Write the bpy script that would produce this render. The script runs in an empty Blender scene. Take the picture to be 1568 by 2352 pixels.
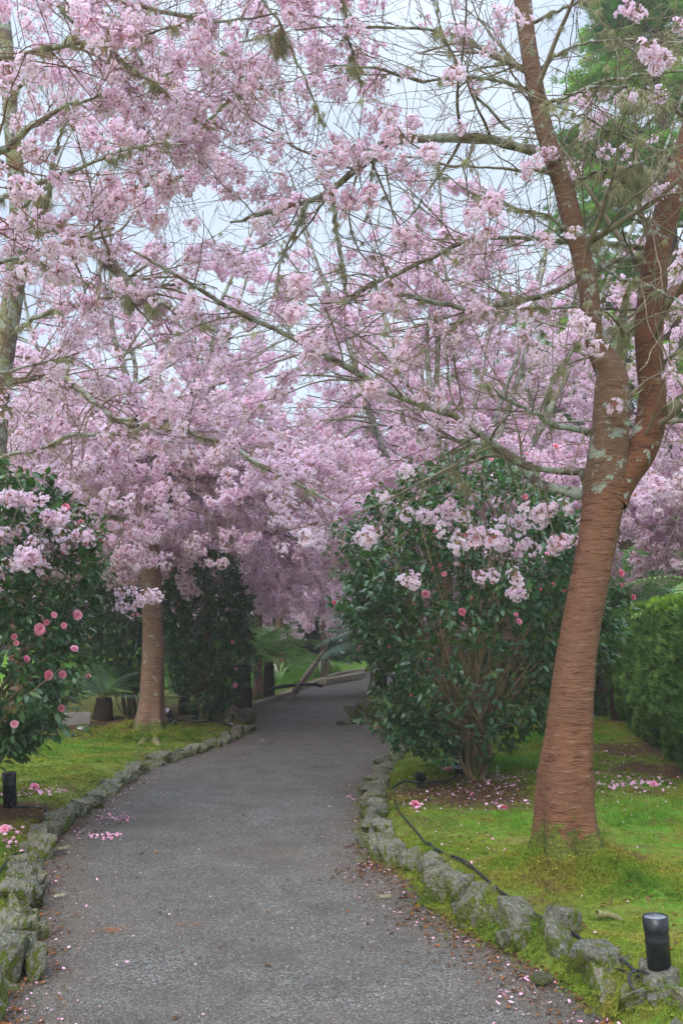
import bpy, math, random
import numpy as np
from mathutils import Vector, Matrix, Euler, noise as mnoise

S = bpy.context.scene
C = S.collection
# ---------------------------------------------------------------- camera, world, sun, exposure
CAMH = 1.6
FPX = 2287.0
PITCH = math.atan(274.0 / FPX)
cam_d = bpy.data.cameras.new("camera")
cam = bpy.data.objects.new("camera", cam_d)
C.objects.link(cam)
cam.location = (0, 0, CAMH)
cam.rotation_euler = (math.pi / 2 + PITCH, 0, 0)
cam_d.sensor_fit = 'VERTICAL'
cam_d.sensor_height = 36.0
cam_d.lens = 35.0
cam_d.clip_start = 0.05
cam_d.clip_end = 2000
S.camera = cam

SUN_EL, SUN_ROT = math.radians(40), math.radians(-158)
w = bpy.data.worlds.new("World")
S.world = w
w.use_nodes = True
nt = w.node_tree
nt.nodes.clear()
wo = nt.nodes.new('ShaderNodeOutputWorld')
bg = nt.nodes.new('ShaderNodeBackground')
sky = nt.nodes.new('ShaderNodeTexSky')
sky.sky_type = 'NISHITA'
sky.sun_disc = False
sky.sun_elevation = SUN_EL
sky.sun_rotation = SUN_ROT
tc = nt.nodes.new('ShaderNodeTexCoord')
nz = nt.nodes.new('ShaderNodeTexNoise')
nz.inputs['Scale'].default_value = 2.2
nz.inputs['Detail'].default_value = 5
mp = nt.nodes.new('ShaderNodeMapping')
mp.inputs['Scale'].default_value = (1, 1, 2.5)
cr = nt.nodes.new('ShaderNodeValToRGB')
cr.color_ramp.elements[0].position = 0.35
cr.color_ramp.elements[0].color = (4.9, 5.9, 7.7, 1)
cr.color_ramp.elements[1].position = 0.7
cr.color_ramp.elements[1].color = (6.9, 7.8, 9.1, 1)
mx = nt.nodes.new('ShaderNodeMix')
mx.data_type = 'RGBA'
mx.inputs[0].default_value = 0.93
# overcast luminance gradient: brighter towards the zenith (1 + 2 sin el) / 3
sep = nt.nodes.new('ShaderNodeSeparateXYZ')
mr = nt.nodes.new('ShaderNodeMapRange')
mr.inputs['From Min'].default_value = 0.53
mr.inputs['From Max'].default_value = 1.0
mr.inputs['To Min'].default_value = 1.0
mr.inputs['To Max'].default_value = 4.0
vm = nt.nodes.new('ShaderNodeVectorMath')
vm.operation = 'SCALE'
L = nt.links.new
L(tc.outputs['Generated'], mp.inputs['Vector'])
L(mp.outputs[0], nz.inputs['Vector'])
L(nz.outputs['Fac'], cr.inputs[0])
L(tc.outputs['Generated'], sep.inputs[0])
L(sep.outputs['Z'], mr.inputs['Value'])
L(cr.outputs[0], vm.inputs[0])
L(mr.outputs[0], vm.inputs['Scale'])
L(sky.outputs[0], mx.inputs[6])
L(vm.outputs[0], mx.inputs[7])
L(mx.outputs[2], bg.inputs['Color'])
bg.inputs['Strength'].default_value = 0.074
L(bg.outputs[0], wo.inputs['Surface'])

sl = bpy.data.lights.new("sun", 'SUN')
sl.energy = 1.5
sl.angle = math.radians(25)
sl.color = (1.0, 0.96, 0.9)
so = bpy.data.objects.new("sun", sl)
C.objects.link(so)
# direction the light comes from (matches the sky's sun)
sd = Vector((math.sin(SUN_ROT) * math.cos(SUN_EL), math.cos(SUN_ROT) * math.cos(SUN_EL), math.sin(SUN_EL)))
so.rotation_euler = sd.to_track_quat('Z', 'Y').to_euler()

S.view_settings.view_transform = 'Standard'
S.view_settings.look = 'None'
S.view_settings.gamma = 1.0
S.view_settings.exposure = 0.9
S.view_settings.use_curve_mapping = False
S.cycles.max_bounces = 12
S.cycles.diffuse_bounces = 8
S.cycles.transmission_bounces = 8
S.cycles.volume_bounces = 1
S.cycles.caustics_reflective = False
S.cycles.caustics_refractive = False

# ---------------------------------------------------------------- picture -> place helpers
ct, st_ = math.cos(PITCH), math.sin(PITCH)


def ray(u, v):
    cx = (u - 784) / FPX
    cy = (1176 - v) / FPX
    return np.array([cx, ct - cy * st_, st_ + cy * ct])


def P(u, v, d):
    r = ray(u, v)
    return np.array([0, 0, CAMH]) + r * (d / r[1])


def G(u, v, z=0.0):
    r = ray(u, v)
    return np.array([0, 0, CAMH]) + r * ((z - CAMH) / r[2])


def NRM(a):
    return a / np.maximum(np.linalg.norm(a, axis=-1, keepdims=True), 1e-9)


def fbm(x, y, s=1.0, seed=0.0, oct=3):
    r = np.zeros_like(x, dtype=float)
    a = 1.0
    for o in range(oct):
        k = s * 2 ** o
        r += a * (np.sin(x * k * 1.7 + 1.3 * np.sin(y * k * 1.1 + seed + o) + seed * 2.1) *
                  np.sin(y * k * 1.3 + 1.7 * np.sin(x * k * 0.9 - seed + o * 2) + seed))
        a *= 0.5
    return r / 1.75


# ---------------------------------------------------------------- mesh helpers
def mesh_np(name, V, F, mats=(), attrs=None, smooth=True, midx=None):
    V = np.asarray(V, dtype=np.float32).reshape(-1, 3)
    me = bpy.data.meshes.new(name)
    me.vertices.add(len(V))
    me.vertices.foreach_set('co', V.ravel())
    if F is not None and len(F):
        if isinstance(F, np.ndarray):
            n, k = F.shape
            me.loops.add(n * k)
            me.polygons.add(n)
            me.loops.foreach_set('vertex_index', F.astype(np.int32).ravel())
            me.polygons.foreach_set('loop_start', np.arange(0, n * k, k, dtype=np.int32))
        else:
            n = len(F)
            flat = [i for f in F for i in f]
            ls = np.cumsum([0] + [len(f) for f in F])[:-1].astype(np.int32)
            me.loops.add(len(flat))
            me.polygons.add(n)
            me.loops.foreach_set('vertex_index', np.array(flat, dtype=np.int32))
            me.polygons.foreach_set('loop_start', ls)
        me.update(calc_edges=True)
        me.polygons.foreach_set('use_smooth', np.full(n, smooth, dtype=bool))
        if midx is not None:
            me.polygons.foreach_set('material_index', np.asarray(midx, dtype=np.int32))
    for m in mats:
        me.materials.append(m)
    if attrs:
        for k, a in attrs.items():
            a = np.asarray(a)
            if a.dtype.kind == 'i':
                at = me.attributes.new(k, 'INT', 'POINT')
                at.data.foreach_set('value', a.astype(np.int32).ravel())
            elif a.ndim == 2:
                at = me.attributes.new(k, 'FLOAT_VECTOR', 'POINT')
                at.data.foreach_set('vector', a.astype(np.float32).ravel())
            else:
                at = me.attributes.new(k, 'FLOAT', 'POINT')
                at.data.foreach_set('value', a.astype(np.float32).ravel())
    me.update()
    return me


def link(name, data, parent=None, loc=None, kind=None, label=None, cat=None, group=None):
    o = bpy.data.objects.new(name, data)
    C.objects.link(o)
    if parent is not None:
        o.parent = parent
    if loc is not None:
        o.location = loc
    if kind:
        o['kind'] = kind
    if label:
        o['label'] = label
    if cat:
        o['category'] = cat
    if group:
        o['group'] = group
    return o


def thing(name, label, cat, loc=(0, 0, 0), group=None, rot=None):
    o = link(name, None, loc=loc, label=label, cat=cat, group=group)
    o.empty_display_size = 0.1
    if rot:
        o.rotation_euler = rot
    return o


class Geo:
    """collects verts and quads/tris"""

    def __init__(self):
        self.V, self.F, self.n, self.A = [], [], 0, []

    def add(self, V, F, a=0.0):
        V = np.asarray(V, float).reshape(-1, 3)
        for f in F:
            self.F.append([int(i) + self.n for i in f])
        self.V.append(V)
        self.A.append(np.full(len(V), a) if np.isscalar(a) else np.asarray(a, float))
        self.n += len(V)

    def mesh(self, name, mats, smooth=True, attr=None):
        return mesh_np(name, np.concatenate(self.V), self.F, mats, {attr: np.concatenate(self.A)} if attr else None, smooth)


def tubes(Pt, R, sides=3, origin=None, ends=False):
    """Pt (N,K,3), R (N,K) -> verts, quads"""
    Pt = np.asarray(Pt, float)
    R = np.asarray(R, float)
    if Pt.ndim == 2:
        Pt, R = Pt[None], R[None]
    N, K, _ = Pt.shape
    T = NRM(np.gradient(Pt, axis=1))
    mt = NRM(T.mean(axis=1))
    ref = np.zeros((N, 3))
    ref[np.arange(N), np.argmin(np.abs(mt), axis=1)] = 1.0
    n1 = NRM(np.cross(T, ref[:, None, :]))
    n2 = np.cross(T, n1)
    a = np.arange(sides) * 2 * np.pi / sides
    V = Pt[:, :, None, :] + R[:, :, None, None] * (np.cos(a)[None, None, :, None] * n1[:, :, None, :] + np.sin(a)[None, None, :, None] * n2[:, :, None, :])
    V = V.reshape(-1, 3)
    i = np.arange(N)[:, None, None] * K * sides
    j = np.arange(K - 1)[None, :, None] * sides
    s0 = np.arange(sides)[None, None, :]
    s1 = (s0 + 1) % sides
    b = i + j
    F = np.stack([b + s0, b + s1, b + sides + s1, b + sides + s0], axis=-1).reshape(-1, 4)
    if origin is not None:
        V = V - np.asarray(origin)
    return V, F


def smooth_line(pts, K):
    """Catmull-Rom resample of (n,>=3) control points to K points"""
    p = np.asarray(pts, float)
    if len(p) == 2:
        t = np.linspace(0, 1, K)[:, None]
        return p[0] * (1 - t) + p[1] * t
    q = np.vstack([2 * p[0] - p[1], p, 2 * p[-1] - p[-2]])
    n = len(p) - 1
    t = np.linspace(0, n - 1e-6, K)
    i = t.astype(int)
    f = (t - i)[:, None]
    a, b, c, d = q[i], q[i + 1], q[i + 2], q[i + 3]
    return 0.5 * ((2 * b) + (-a + c) * f + (2 * a - 5 * b + 4 * c - d) * f ** 2 + (-a + 3 * b - 3 * c + d) * f ** 3)


def grow(rng, Pt, R, n, tr=(0.2, 1.0), ln=(0.5, 1.0), ang=(30, 70), K=7, wob=0.15, trop=(0, 0, 0), rr=0.5, rmin=0.0012,
         flat=1.0, taper=0.75, lenfade=0.4, tip=0.35, wts=None):
    """grow n children from parents Pt (N,K0,3). returns (n,K,3), (n,K)"""
    Pt = np.asarray(Pt)
    R = np.asarray(R)
    N, K0, _ = Pt.shape
    seg = np.linalg.norm(np.diff(Pt, axis=1), axis=2).sum(axis=1)
    wgt = seg if wts is None else seg * wts
    idx = rng.choice(N, size=n, p=wgt / wgt.sum())
    t = rng.uniform(tr[0], tr[1], n)
    f = t * (K0 - 1.001)
    i0 = f.astype(int)
    fr = (f - i0)[:, None]
    pos = Pt[idx, i0] * (1 - fr) + Pt[idx, i0 + 1] * fr
    tan = NRM(Pt[idx, i0 + 1] - Pt[idx, i0])
    pr = R[idx, i0] * (1 - fr[:, 0]) + R[idx, i0 + 1] * fr[:, 0]
    rnd = rng.normal(size=(n, 3))
    rnd[:, 2] *= flat
    perp = NRM(rnd - (rnd * tan).sum(1, keepdims=True) * tan)
    a = np.radians(rng.uniform(ang[0], ang[1], n))[:, None]
    d = np.cos(a) * tan + np.sin(a) * perp
    d[:, 2] *= (0.5 + 0.5 * flat)
    d = NRM(d)
    l = rng.uniform(ln[0], ln[1], n) * (1 - lenfade * t)
    step = (l / (K - 1))[:, None]
    pts = [pos]
    tv = np.asarray(trop, float)
    p = pos.copy()
    bend = rng.normal(size=(n, 3)) * wob * 0.5
    for k in range(K - 1):
        d = NRM(d + rng.normal(size=(n, 3)) * wob + bend * 0.5 + tv)
        p = p + d * step
        pts.append(p.copy())
    out = np.stack(pts, axis=1)
    r0 = np.clip(pr * rr, rmin, l * 0.02 + rmin)
    s = np.linspace(0, 1, K)[None, :]
    rad = r0[:, None] * (1 - (1 - tip) * s ** taper)
    return out, np.maximum(rad, rmin * 0.7)


# ---------------------------------------------------------------- materials
def new_mat(name):
    m = bpy.data.materials.new(name)
    m.use_nodes = True
    n = m.node_tree
    n.nodes.clear()
    out = n.nodes.new('ShaderNodeOutputMaterial')
    return m, n, out


class NT:
    def __init__(self, n):
        self.n = n

    def node(self, t, **kw):
        x = self.n.nodes.new(t)
        for k, v in kw.items():
            setattr(x, k, v)
        return x

    def link(self, a, b):
        self.n.links.new(a, b)

    def coord(self, kind='Object', scale=(1, 1, 1)):
        m = self.node('ShaderNodeMapping')
        m.inputs['Scale'].default_value = scale
        if kind == 'World':
            self.link(self.node('ShaderNodeNewGeometry').outputs['Position'], m.inputs['Vector'])
        else:
            self.link(self.node('ShaderNodeTexCoord').outputs[kind], m.inputs['Vector'])
        return m.outputs[0]

    def noise(self, vec, scale, detail=3, rough=0.55, dist=0.0):
        x = self.node('ShaderNodeTexNoise')
        x.inputs['Scale'].default_value = scale
        x.inputs['Detail'].default_value = detail
        x.inputs['Roughness'].default_value = rough
        x.inputs['Distortion'].default_value = dist
        self.link(vec, x.inputs['Vector'])
        return x.outputs['Fac']

    def voro(self, vec, scale, out='Distance', feat='F1'):
        x = self.node('ShaderNodeTexVoronoi')
        x.feature = feat
        x.inputs['Scale'].default_value = scale
        self.link(vec, x.inputs['Vector'])
        return x.outputs[out]

    def ramp(self, fac, stops):
        x = self.node('ShaderNodeValToRGB')
        e = x.color_ramp.elements
        while len(e) < len(stops):
            e.new(0.5)
        for i, (p, c) in enumerate(stops):
            e[i].position = p
            c = (c, c, c) if np.isscalar(c) else c
            e[i].color = (c[0], c[1], c[2], 1)
        self.link(fac, x.inputs[0])
        return x.outputs[0]

    def mix(self, fac, a, b, mode='MIX'):
        x = self.node('ShaderNodeMix', data_type='RGBA', blend_type=mode)
        for s, v in ((0, fac), (6, a), (7, b)):
            if hasattr(v, 'is_linked') or hasattr(v, 'links'):
                self.link(v, x.inputs[s])
            elif np.isscalar(v):
                x.inputs[s].default_value = v if s == 0 else (v, v, v, 1)
            else:
                x.inputs[s].default_value = (v[0], v[1], v[2], 1)
        return x.outputs[2]

    def math(self, op, a, b=0.0):
        x = self.node('ShaderNodeMath', operation=op)
        for i, v in enumerate((a, b)):
            if hasattr(v, 'links'):
                self.link(v, x.inputs[i])
            else:
                x.inputs[i].default_value = v
        return x.outputs[0]

    def bump(self, h, strength, dist=0.01, nrm=None):
        x = self.node('ShaderNodeBump')
        x.inputs['Strength'].default_value = strength
        x.inputs['Distance'].default_value = dist
        self.link(h, x.inputs['Height'])
        if nrm is not None:
            self.link(nrm, x.inputs['Normal'])
        return x.outputs[0]

    def attr(self, name):
        x = self.node('ShaderNodeAttribute')
        x.attribute_name = name
        return x.outputs['Fac']

    def random(self):
        return self.node('ShaderNodeObjectInfo').outputs['Random']

    def normal_z(self):
        g = self.node('ShaderNodeNewGeometry')
        s = self.node('ShaderNodeSeparateXYZ')
        self.link(g.outputs['Normal'], s.inputs[0])
        return s.outputs['Z']

    def bsdf(self, col, rough=0.8, spec=0.3, nrm=None, metal=0.0):
        b = self.node('ShaderNodeBsdfPrincipled')
        if hasattr(col, 'links'):
            self.link(col, b.inputs['Base Color'])
        else:
            b.inputs['Base Color'].default_value = (*col, 1)
        if hasattr(rough, 'links'):
            self.link(rough, b.inputs['Roughness'])
        else:
            b.inputs['Roughness'].default_value = rough
        b.inputs['Specular IOR Level'].default_value = spec
        b.inputs['Metallic'].default_value = metal
        if nrm is not None:
            self.link(nrm, b.inputs['Normal'])
        return b.outputs[0]

    def leafy(self, col, trans=0.3, rough=0.5, spec=0.3, nrm=None, tcol=None):
        b = self.bsdf(col, rough, spec, nrm)
        t = self.node('ShaderNodeBsdfTranslucent')
        c2 = col if tcol is None else tcol
        if hasattr(c2, 'links'):
            self.link(c2, t.inputs['Color'])
        else:
            t.inputs['Color'].default_value = (*c2, 1)
        m = self.node('ShaderNodeMixShader')
        m.inputs[0].default_value = trans
        self.link(b, m.inputs[1])
        self.link(t.outputs[0], m.inputs[2])
        return m.outputs[0]


def M_blossom():
    m, n, out = new_mat('blossom_petal')
    t = NT(n)
    a = t.attr('t')
    base = t.ramp(a, [(0.0, (0.66, 0.14, 0.24)), (0.2, (0.88, 0.52, 0.63)), (0.4, (0.93, 0.70, 0.83)), (1.0, (0.95, 0.79, 0.92))])
    pale = t.ramp(a, [(0.0, (0.74, 0.30, 0.38)), (0.2, (0.91, 0.68, 0.75)), (0.4, (0.95, 0.84, 0.92)), (1.0, (0.97, 0.89, 0.97))])
    c = t.mix(t.math('ADD', t.math('MULTIPLY', t.random(), 0.7), t.ramp(t.noise(t.coord('World'), 1.3, 3), [(0.35, 0.0), (0.65, 0.3)])), base, pale)
    t.link(t.leafy(c, 0.6, 0.7, 0.1), out.inputs[0])
    return m


def M_calyx():
    m, n, out = new_mat('blossom_calyx')
    t = NT(n)
    t.link(t.bsdf(t.ramp(t.random(), [(0, (0.30, 0.07, 0.06)), (1, (0.34, 0.20, 0.07))]), 0.6), out.inputs[0])
    return m


def bark(name, c_dark, c_main, c_light, moss=0.3, lichen=0.3, band=22.0, basemoss=0.0):
    m, n, out = new_mat(name)
    t = NT(n)
    v = t.coord('Object', (1, 1, 1))
    vb = t.coord('Object', (4.5, 4.5, band))
    vb2 = t.coord('Object', (9.0, 9.0, band * 2.3))
    b1 = t.noise(vb, 1.6, 4, 0.6, 0.4)
    b2 = t.noise(vb2, 1.6, 4, 0.65, 0.5)
    big = t.noise(v, 3.5, 3)
    c = t.ramp(b1, [(0.33, c_dark), (0.43, c_main), (0.60, tuple(x * 1.12 for x in c_main)), (0.70, c_light)])
    c = t.mix(t.ramp(t.noise(v, 1.7, 4, 0.6), [(0.45, 0.0), (0.7, 0.45)]), c, tuple(0.5 * (x + y_) for x, y_ in zip(c_light, c_main)))
    c = t.mix(t.ramp(b2, [(0.33, 0.85), (0.46, 0.0)]), c, c_dark)
    c = t.mix(t.ramp(big, [(0.35, 0.0), (0.7, 0.45)]), c, tuple(x * 0.55 for x in c_main))
    if lichen > 0:
        l = t.noise(v, 9.0, 6, 0.7)
        lf = t.math('MULTIPLY', t.ramp(l, [(0.62 - lichen * 0.25, 0.0), (0.66 - lichen * 0.25, 1.0)]), t.ramp(t.noise(v, 60, 3), [(0.35, 0.35), (0.55, 1.0)]))
        c = t.mix(lf, c, (0.33, 0.37, 0.31))
    if moss > 0:
        l = t.noise(v, 5.0, 6, 0.75)
        mf = t.ramp(l, [(0.64 - moss * 0.25, 0.0), (0.70 - moss * 0.25, 0.85)])
        c = t.mix(mf, c, t.ramp(t.noise(v, 80, 2), [(0.3, (0.13, 0.12, 0.035)), (0.7, (0.30, 0.29, 0.13))]))
    if basemoss > 0:
        tc_ = t.node('ShaderNodeTexCoord')
        s = t.node('ShaderNodeSeparateXYZ')
        t.link(tc_.outputs['Object'], s.inputs[0])
        zz = t.math('ADD', s.outputs['Z'], t.math('MULTIPLY', t.noise(v, 11, 6, 0.75), -basemoss * 1.6))
        f = t.ramp(zz, [(0.0, 1.0), (0.04, 0.0)])
        f = t.ramp(t.math('ADD', t.math('ADD', zz, basemoss * 0.3), t.math('MULTIPLY', t.noise(v, 45, 4, 0.7), -0.12)), [(0.0, 0.9), (0.03, 0.0)])
        c = t.mix(f, c, t.ramp(t.noise(v, 55, 4, 0.7), [(0.35, (0.03, 0.045, 0.006)), (0.7, (0.16, 0.20, 0.02))]))
    h = t.math('ADD', t.math('MULTIPLY', b1, 0.6), t.math('ADD', t.math('MULTIPLY', b2, 0.8), t.math('MULTIPLY', t.noise(v, 70, 4), 0.35)))
    t.link(t.bsdf(c, 0.75, 0.25, t.bump(h, 0.85, 0.014)), out.inputs[0])
    return m


def simple(name, stops, scale=8.0, rough=0.8, spec=0.3, bump=0.3, bscale=40, bdist=0.005, trans=0.0, rnd=None, coord='Object', stretch=(1, 1, 1)):
    m, n, out = new_mat(name)
    t = NT(n)
    v = t.coord(coord, stretch)
    c = t.ramp(t.noise(v, scale, 4, 0.6), stops)
    if rnd:
        c = t.mix(1.0, c, t.ramp(t.random(), rnd), 'MULTIPLY')
    nb = t.bump(t.noise(v, bscale, 4), bump, bdist) if bump else None
    if trans:
        t.link(t.leafy(c, trans, rough, spec, nb), out.inputs[0])
    else:
        t.link(t.bsdf(c, rough, spec, nb), out.inputs[0])
    return m


MB = M_blossom()
MCAL = M_calyx()
BARK_MAIN = bark('cherry_bark_red', (0.075, 0.027, 0.014), (0.19, 0.084, 0.045), (0.31, 0.205, 0.155), moss=0, lichen=0, band=26, basemoss=0.46)
BARK_ROOT = bark('cherry_root', (0.05, 0.035, 0.022), (0.13, 0.09, 0.05), (0.2, 0.17, 0.12), moss=1.0, lichen=0.1, band=8)
BARK_UP = bark('cherry_bark_upper', (0.075, 0.038, 0.024), (0.19, 0.10, 0.062), (0.33, 0.26, 0.21), moss=0.15, lichen=0.28, band=34)
BARK_OLD = bark('cherry_bark_old', (0.07, 0.045, 0.032), (0.20, 0.11, 0.07), (0.32, 0.27, 0.22), moss=0.3, lichen=0.5, band=26)
BARK_GREY = bark('cherry_bark_grey', (0.07, 0.052, 0.04), (0.16, 0.115, 0.085), (0.28, 0.25, 0.2), moss=0.55, lichen=0.55, band=20)
BARK_BASE = bark('cherry_bark_mossy', (0.08, 0.045, 0.03), (0.22, 0.12, 0.075), (0.33, 0.26, 0.2), moss=0.10, lichen=0.10, band=30, basemoss=0.3)
BARK_LIMB = bark('limb_bark_lichen', (0.06, 0.045, 0.035), (0.16, 0.115, 0.085), (0.30, 0.28, 0.23), moss=0.36, lichen=0.6, band=6)
TWIG = simple('twig_bark', [(0.3, (0.12, 0.085, 0.06)), (0.55, (0.25, 0.20, 0.14)), (0.75, (0.40, 0.38, 0.29))], 6, 0.8, 0.2, 0, coord='World')
TWIG_RED = simple('twig_bark_red', [(0.3, (0.15, 0.07, 0.045)), (0.7, (0.30, 0.19, 0.12))], 6, 0.7, 0.2, 0, coord='World')
LICHEN = simple('beard_lichen', [(0.3, (0.50, 0.48, 0.26)), (0.7, (0.74, 0.72, 0.48))], 10, 0.9, 0.05, 0, trans=0.4, rnd=[(0, 0.75), (1, 1.15)], coord='World')
CAMLEAF = None


def M_camleaf():
    m, n, out = new_mat('camellia_leaf')
    t = NT(n)
    r = t.random()
    c = t.ramp(r, [(0, (0.034, 0.088, 0.044)), (0.55, (0.060, 0.145, 0.062)), (0.88, (0.10, 0.22, 0.06)), (1.0, (0.18, 0.22, 0.05))])
    g = t.node('ShaderNodeNewGeometry')
    c = t.mix(t.math('MULTIPLY', g.outputs['Backfacing'], 0.6), c, (0.07, 0.12, 0.05))
    t.link(t.leafy(c, 0.15, 0.30, 0.6, None, (0.12, 0.30, 0.04)), out.inputs[0])
    return m


CAMLEAF = M_camleaf()
CAMSTEM = simple('camellia_stem', [(0.3, (0.14, 0.09, 0.05)), (0.7, (0.34, 0.24, 0.14))], 12, 0.85, 0.2, 0.4)


def M_campet():
    m, n, out = new_mat('camellia_petal')
    t = NT(n)
    c = t.ramp(t.attr('t'), [(0.0, (0.62, 0.06, 0.15)), (0.45, (0.82, 0.17, 0.30)), (0.8, (0.92, 0.36, 0.50)), (1.0, (0.97, 0.60, 0.70))])  # paler rims; petal bases deepened to paint in shading between the layers
    c = t.mix(1.0, c, t.ramp(t.random(), [(0, (0.95, 0.7, 0.72)), (0.6, (1.0, 1.0, 1.0)), (1, (1.03, 1.35, 1.3))]), 'MULTIPLY')
    t.link(t.leafy(c, 0.2, 0.55, 0.25), out.inputs[0])
    return m


CAMPET = M_campet()
CAMBUD = simple('camellia_bud', [(0.3, (0.75, 0.08, 0.16)), (0.7, (0.85, 0.2, 0.25))], 14, 0.5, 0.3, 0)
FALLEN = simple('fallen_petal', [(0.3, (0.85, 0.42, 0.58)), (0.7, (0.93, 0.62, 0.76))], 5, 0.6, 0.2, 0, trans=0.15, rnd=[(0, (0.8, 0.6, 0.65)), (0.5, (1, 0.9, 0.95)), (1, (1.05, 1.2, 1.1))])
FERN = simple('fern_green', [(0.3, (0.17, 0.34, 0.09)), (0.7, (0.32, 0.52, 0.17))], 5, 0.6, 0.25, 0, trans=0.3, rnd=[(0, 0.75), (1, 1.2)], coord='World')
FERN_BLUE = simple('fern_glaucous', [(0.3, (0.22, 0.38, 0.26)), (0.7, (0.38, 0.54, 0.40))], 5, 0.6, 0.25, 0, trans=0.25, rnd=[(0, 0.8), (1, 1.15)], coord='World')
FERNSTEM = simple('fern_rachis', [(0.3, (0.14, 0.12, 0.04)), (0.7, (0.25, 0.2, 0.07))], 10, 0.7, 0.2, 0)
FERNTRUNK = simple('fern_trunk', [(0.3, (0.02, 0.012, 0.008)), (0.7, (0.07, 0.04, 0.025))], 30, 0.95, 0.1, 1.0, 60, 0.03, stretch=(1, 1, 0.3))
HEDGE = simple('hedge_sprig', [(0.3, (0.07, 0.15, 0.035)), (0.7, (0.17, 0.29, 0.06))], 1.6, 0.7, 0.2, 0, trans=0.2, rnd=[(0, 0.7), (1, 1.25)], coord='World')
HEDGE_TOP = simple('hedge_top_sprig', [(0.3, (0.13, 0.26, 0.02)), (0.7, (0.22, 0.36, 0.03))], 2, 0.7, 0.2, 0, trans=0.3, rnd=[(0, 0.8), (1, 1.2)], coord='World')  # brighter yellow-green for the sprigs along the hedge top
CONIF = simple('conifer_spray', [(0.35, (0.10, 0.30, 0.05)), (0.65, (0.42, 0.60, 0.11))], 0.7, 0.7, 0.2, 0, trans=0.25, rnd=[(0, 0.7), (1, 1.3)], coord='World')
DARKLEAF = simple('far_leaf', [(0.3, (0.05, 0.085, 0.04)), (0.7, (0.13, 0.17, 0.085))], 0.3, 0.8, 0.1, 0, trans=0.2, rnd=[(0, 0.7), (1, 1.2)], coord='World')
CONTRUNK = simple('conifer_bark', [(0.3, (0.05, 0.03, 0.022)), (0.7, (0.14, 0.09, 0.065))], 4, 0.9, 0.1, 0.8, 18, 0.04, stretch=(1, 1, 0.15))
GRASS = simple('grass_blade', [(0.3, (0.09, 0.25, 0.02)), (0.7, (0.19, 0.38, 0.04))], 1.5, 0.6, 0.2, 0, trans=0.3, rnd=[(0, 0.7), (1, 1.3)], coord='World')
MOSS = simple('moss_tuft', [(0.34, (0.10, 0.19, 0.022)), (0.48, (0.19, 0.26, 0.03)), (0.57, (0.28, 0.27, 0.045)), (0.68, (0.20, 0.13, 0.06))], 2.0, 0.9, 0.05, 0, trans=0.2, rnd=[(0, 0.6), (1, 1.3)], coord='World')
LITTER = simple('leaf_litter_brown', [(0.3, (0.09, 0.045, 0.025)), (0.7, (0.22, 0.12, 0.06))], 3, 0.85, 0.1, 0, rnd=[(0, 0.6), (0.8, (1.2, 1.1, 1.0)), (1, (2.2, 1.5, 0.9))])
BLACK = simple('black_plastic', [(0.45, (0.010, 0.011, 0.013)), (0.72, (0.028, 0.030, 0.034)), (0.8, (0.14, 0.15, 0.16))], 22, 0.38, 0.45, 0.15, 60, 0.002)
SILVER = simple('worn_grey_band', [(0.3, (0.2, 0.21, 0.23)), (0.7, (0.34, 0.35, 0.37))], 12, 0.5, 0.4, 0.1)
CAPMAT = simple('dusty_lamp_glass', [(0.4, (0.07, 0.08, 0.095)), (0.6, (0.28, 0.30, 0.32))], 9, 0.45, 0.5, 0)
CABLE = simple('black_cable', [(0.3, (0.012, 0.012, 0.014)), (0.7, (0.03, 0.03, 0.033))], 12, 0.5, 0.4, 0)
BLUE = simple('blue_plastic', [(0.3, (0.01, 0.12, 0.5)), (0.7, (0.02, 0.2, 0.7))], 12, 0.4, 0.4, 0)
WOOD = simple('weathered_timber', [(0.3, (0.11, 0.085, 0.055)), (0.7, (0.24, 0.19, 0.13))], 3, 0.85, 0.2, 0.5, 20, 0.01, stretch=(6, 6, 0.6))
PALEWOOD = simple('pale_plank', [(0.3, (0.42, 0.40, 0.36)), (0.7, (0.62, 0.60, 0.55))], 5, 0.8, 0.2, 0.3)
CONCRETE = simple('concrete_kerb', [(0.3, (0.19, 0.165, 0.11)), (0.7, (0.33, 0.28, 0.19))], 6, 0.9, 0.2, 0.5, 60, 0.006)
NEEDLE = simple('orange_needles', [(0.3, (0.30, 0.10, 0.03)), (0.7, (0.42, 0.17, 0.05))], 6, 0.9, 0.1, 0)


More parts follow.
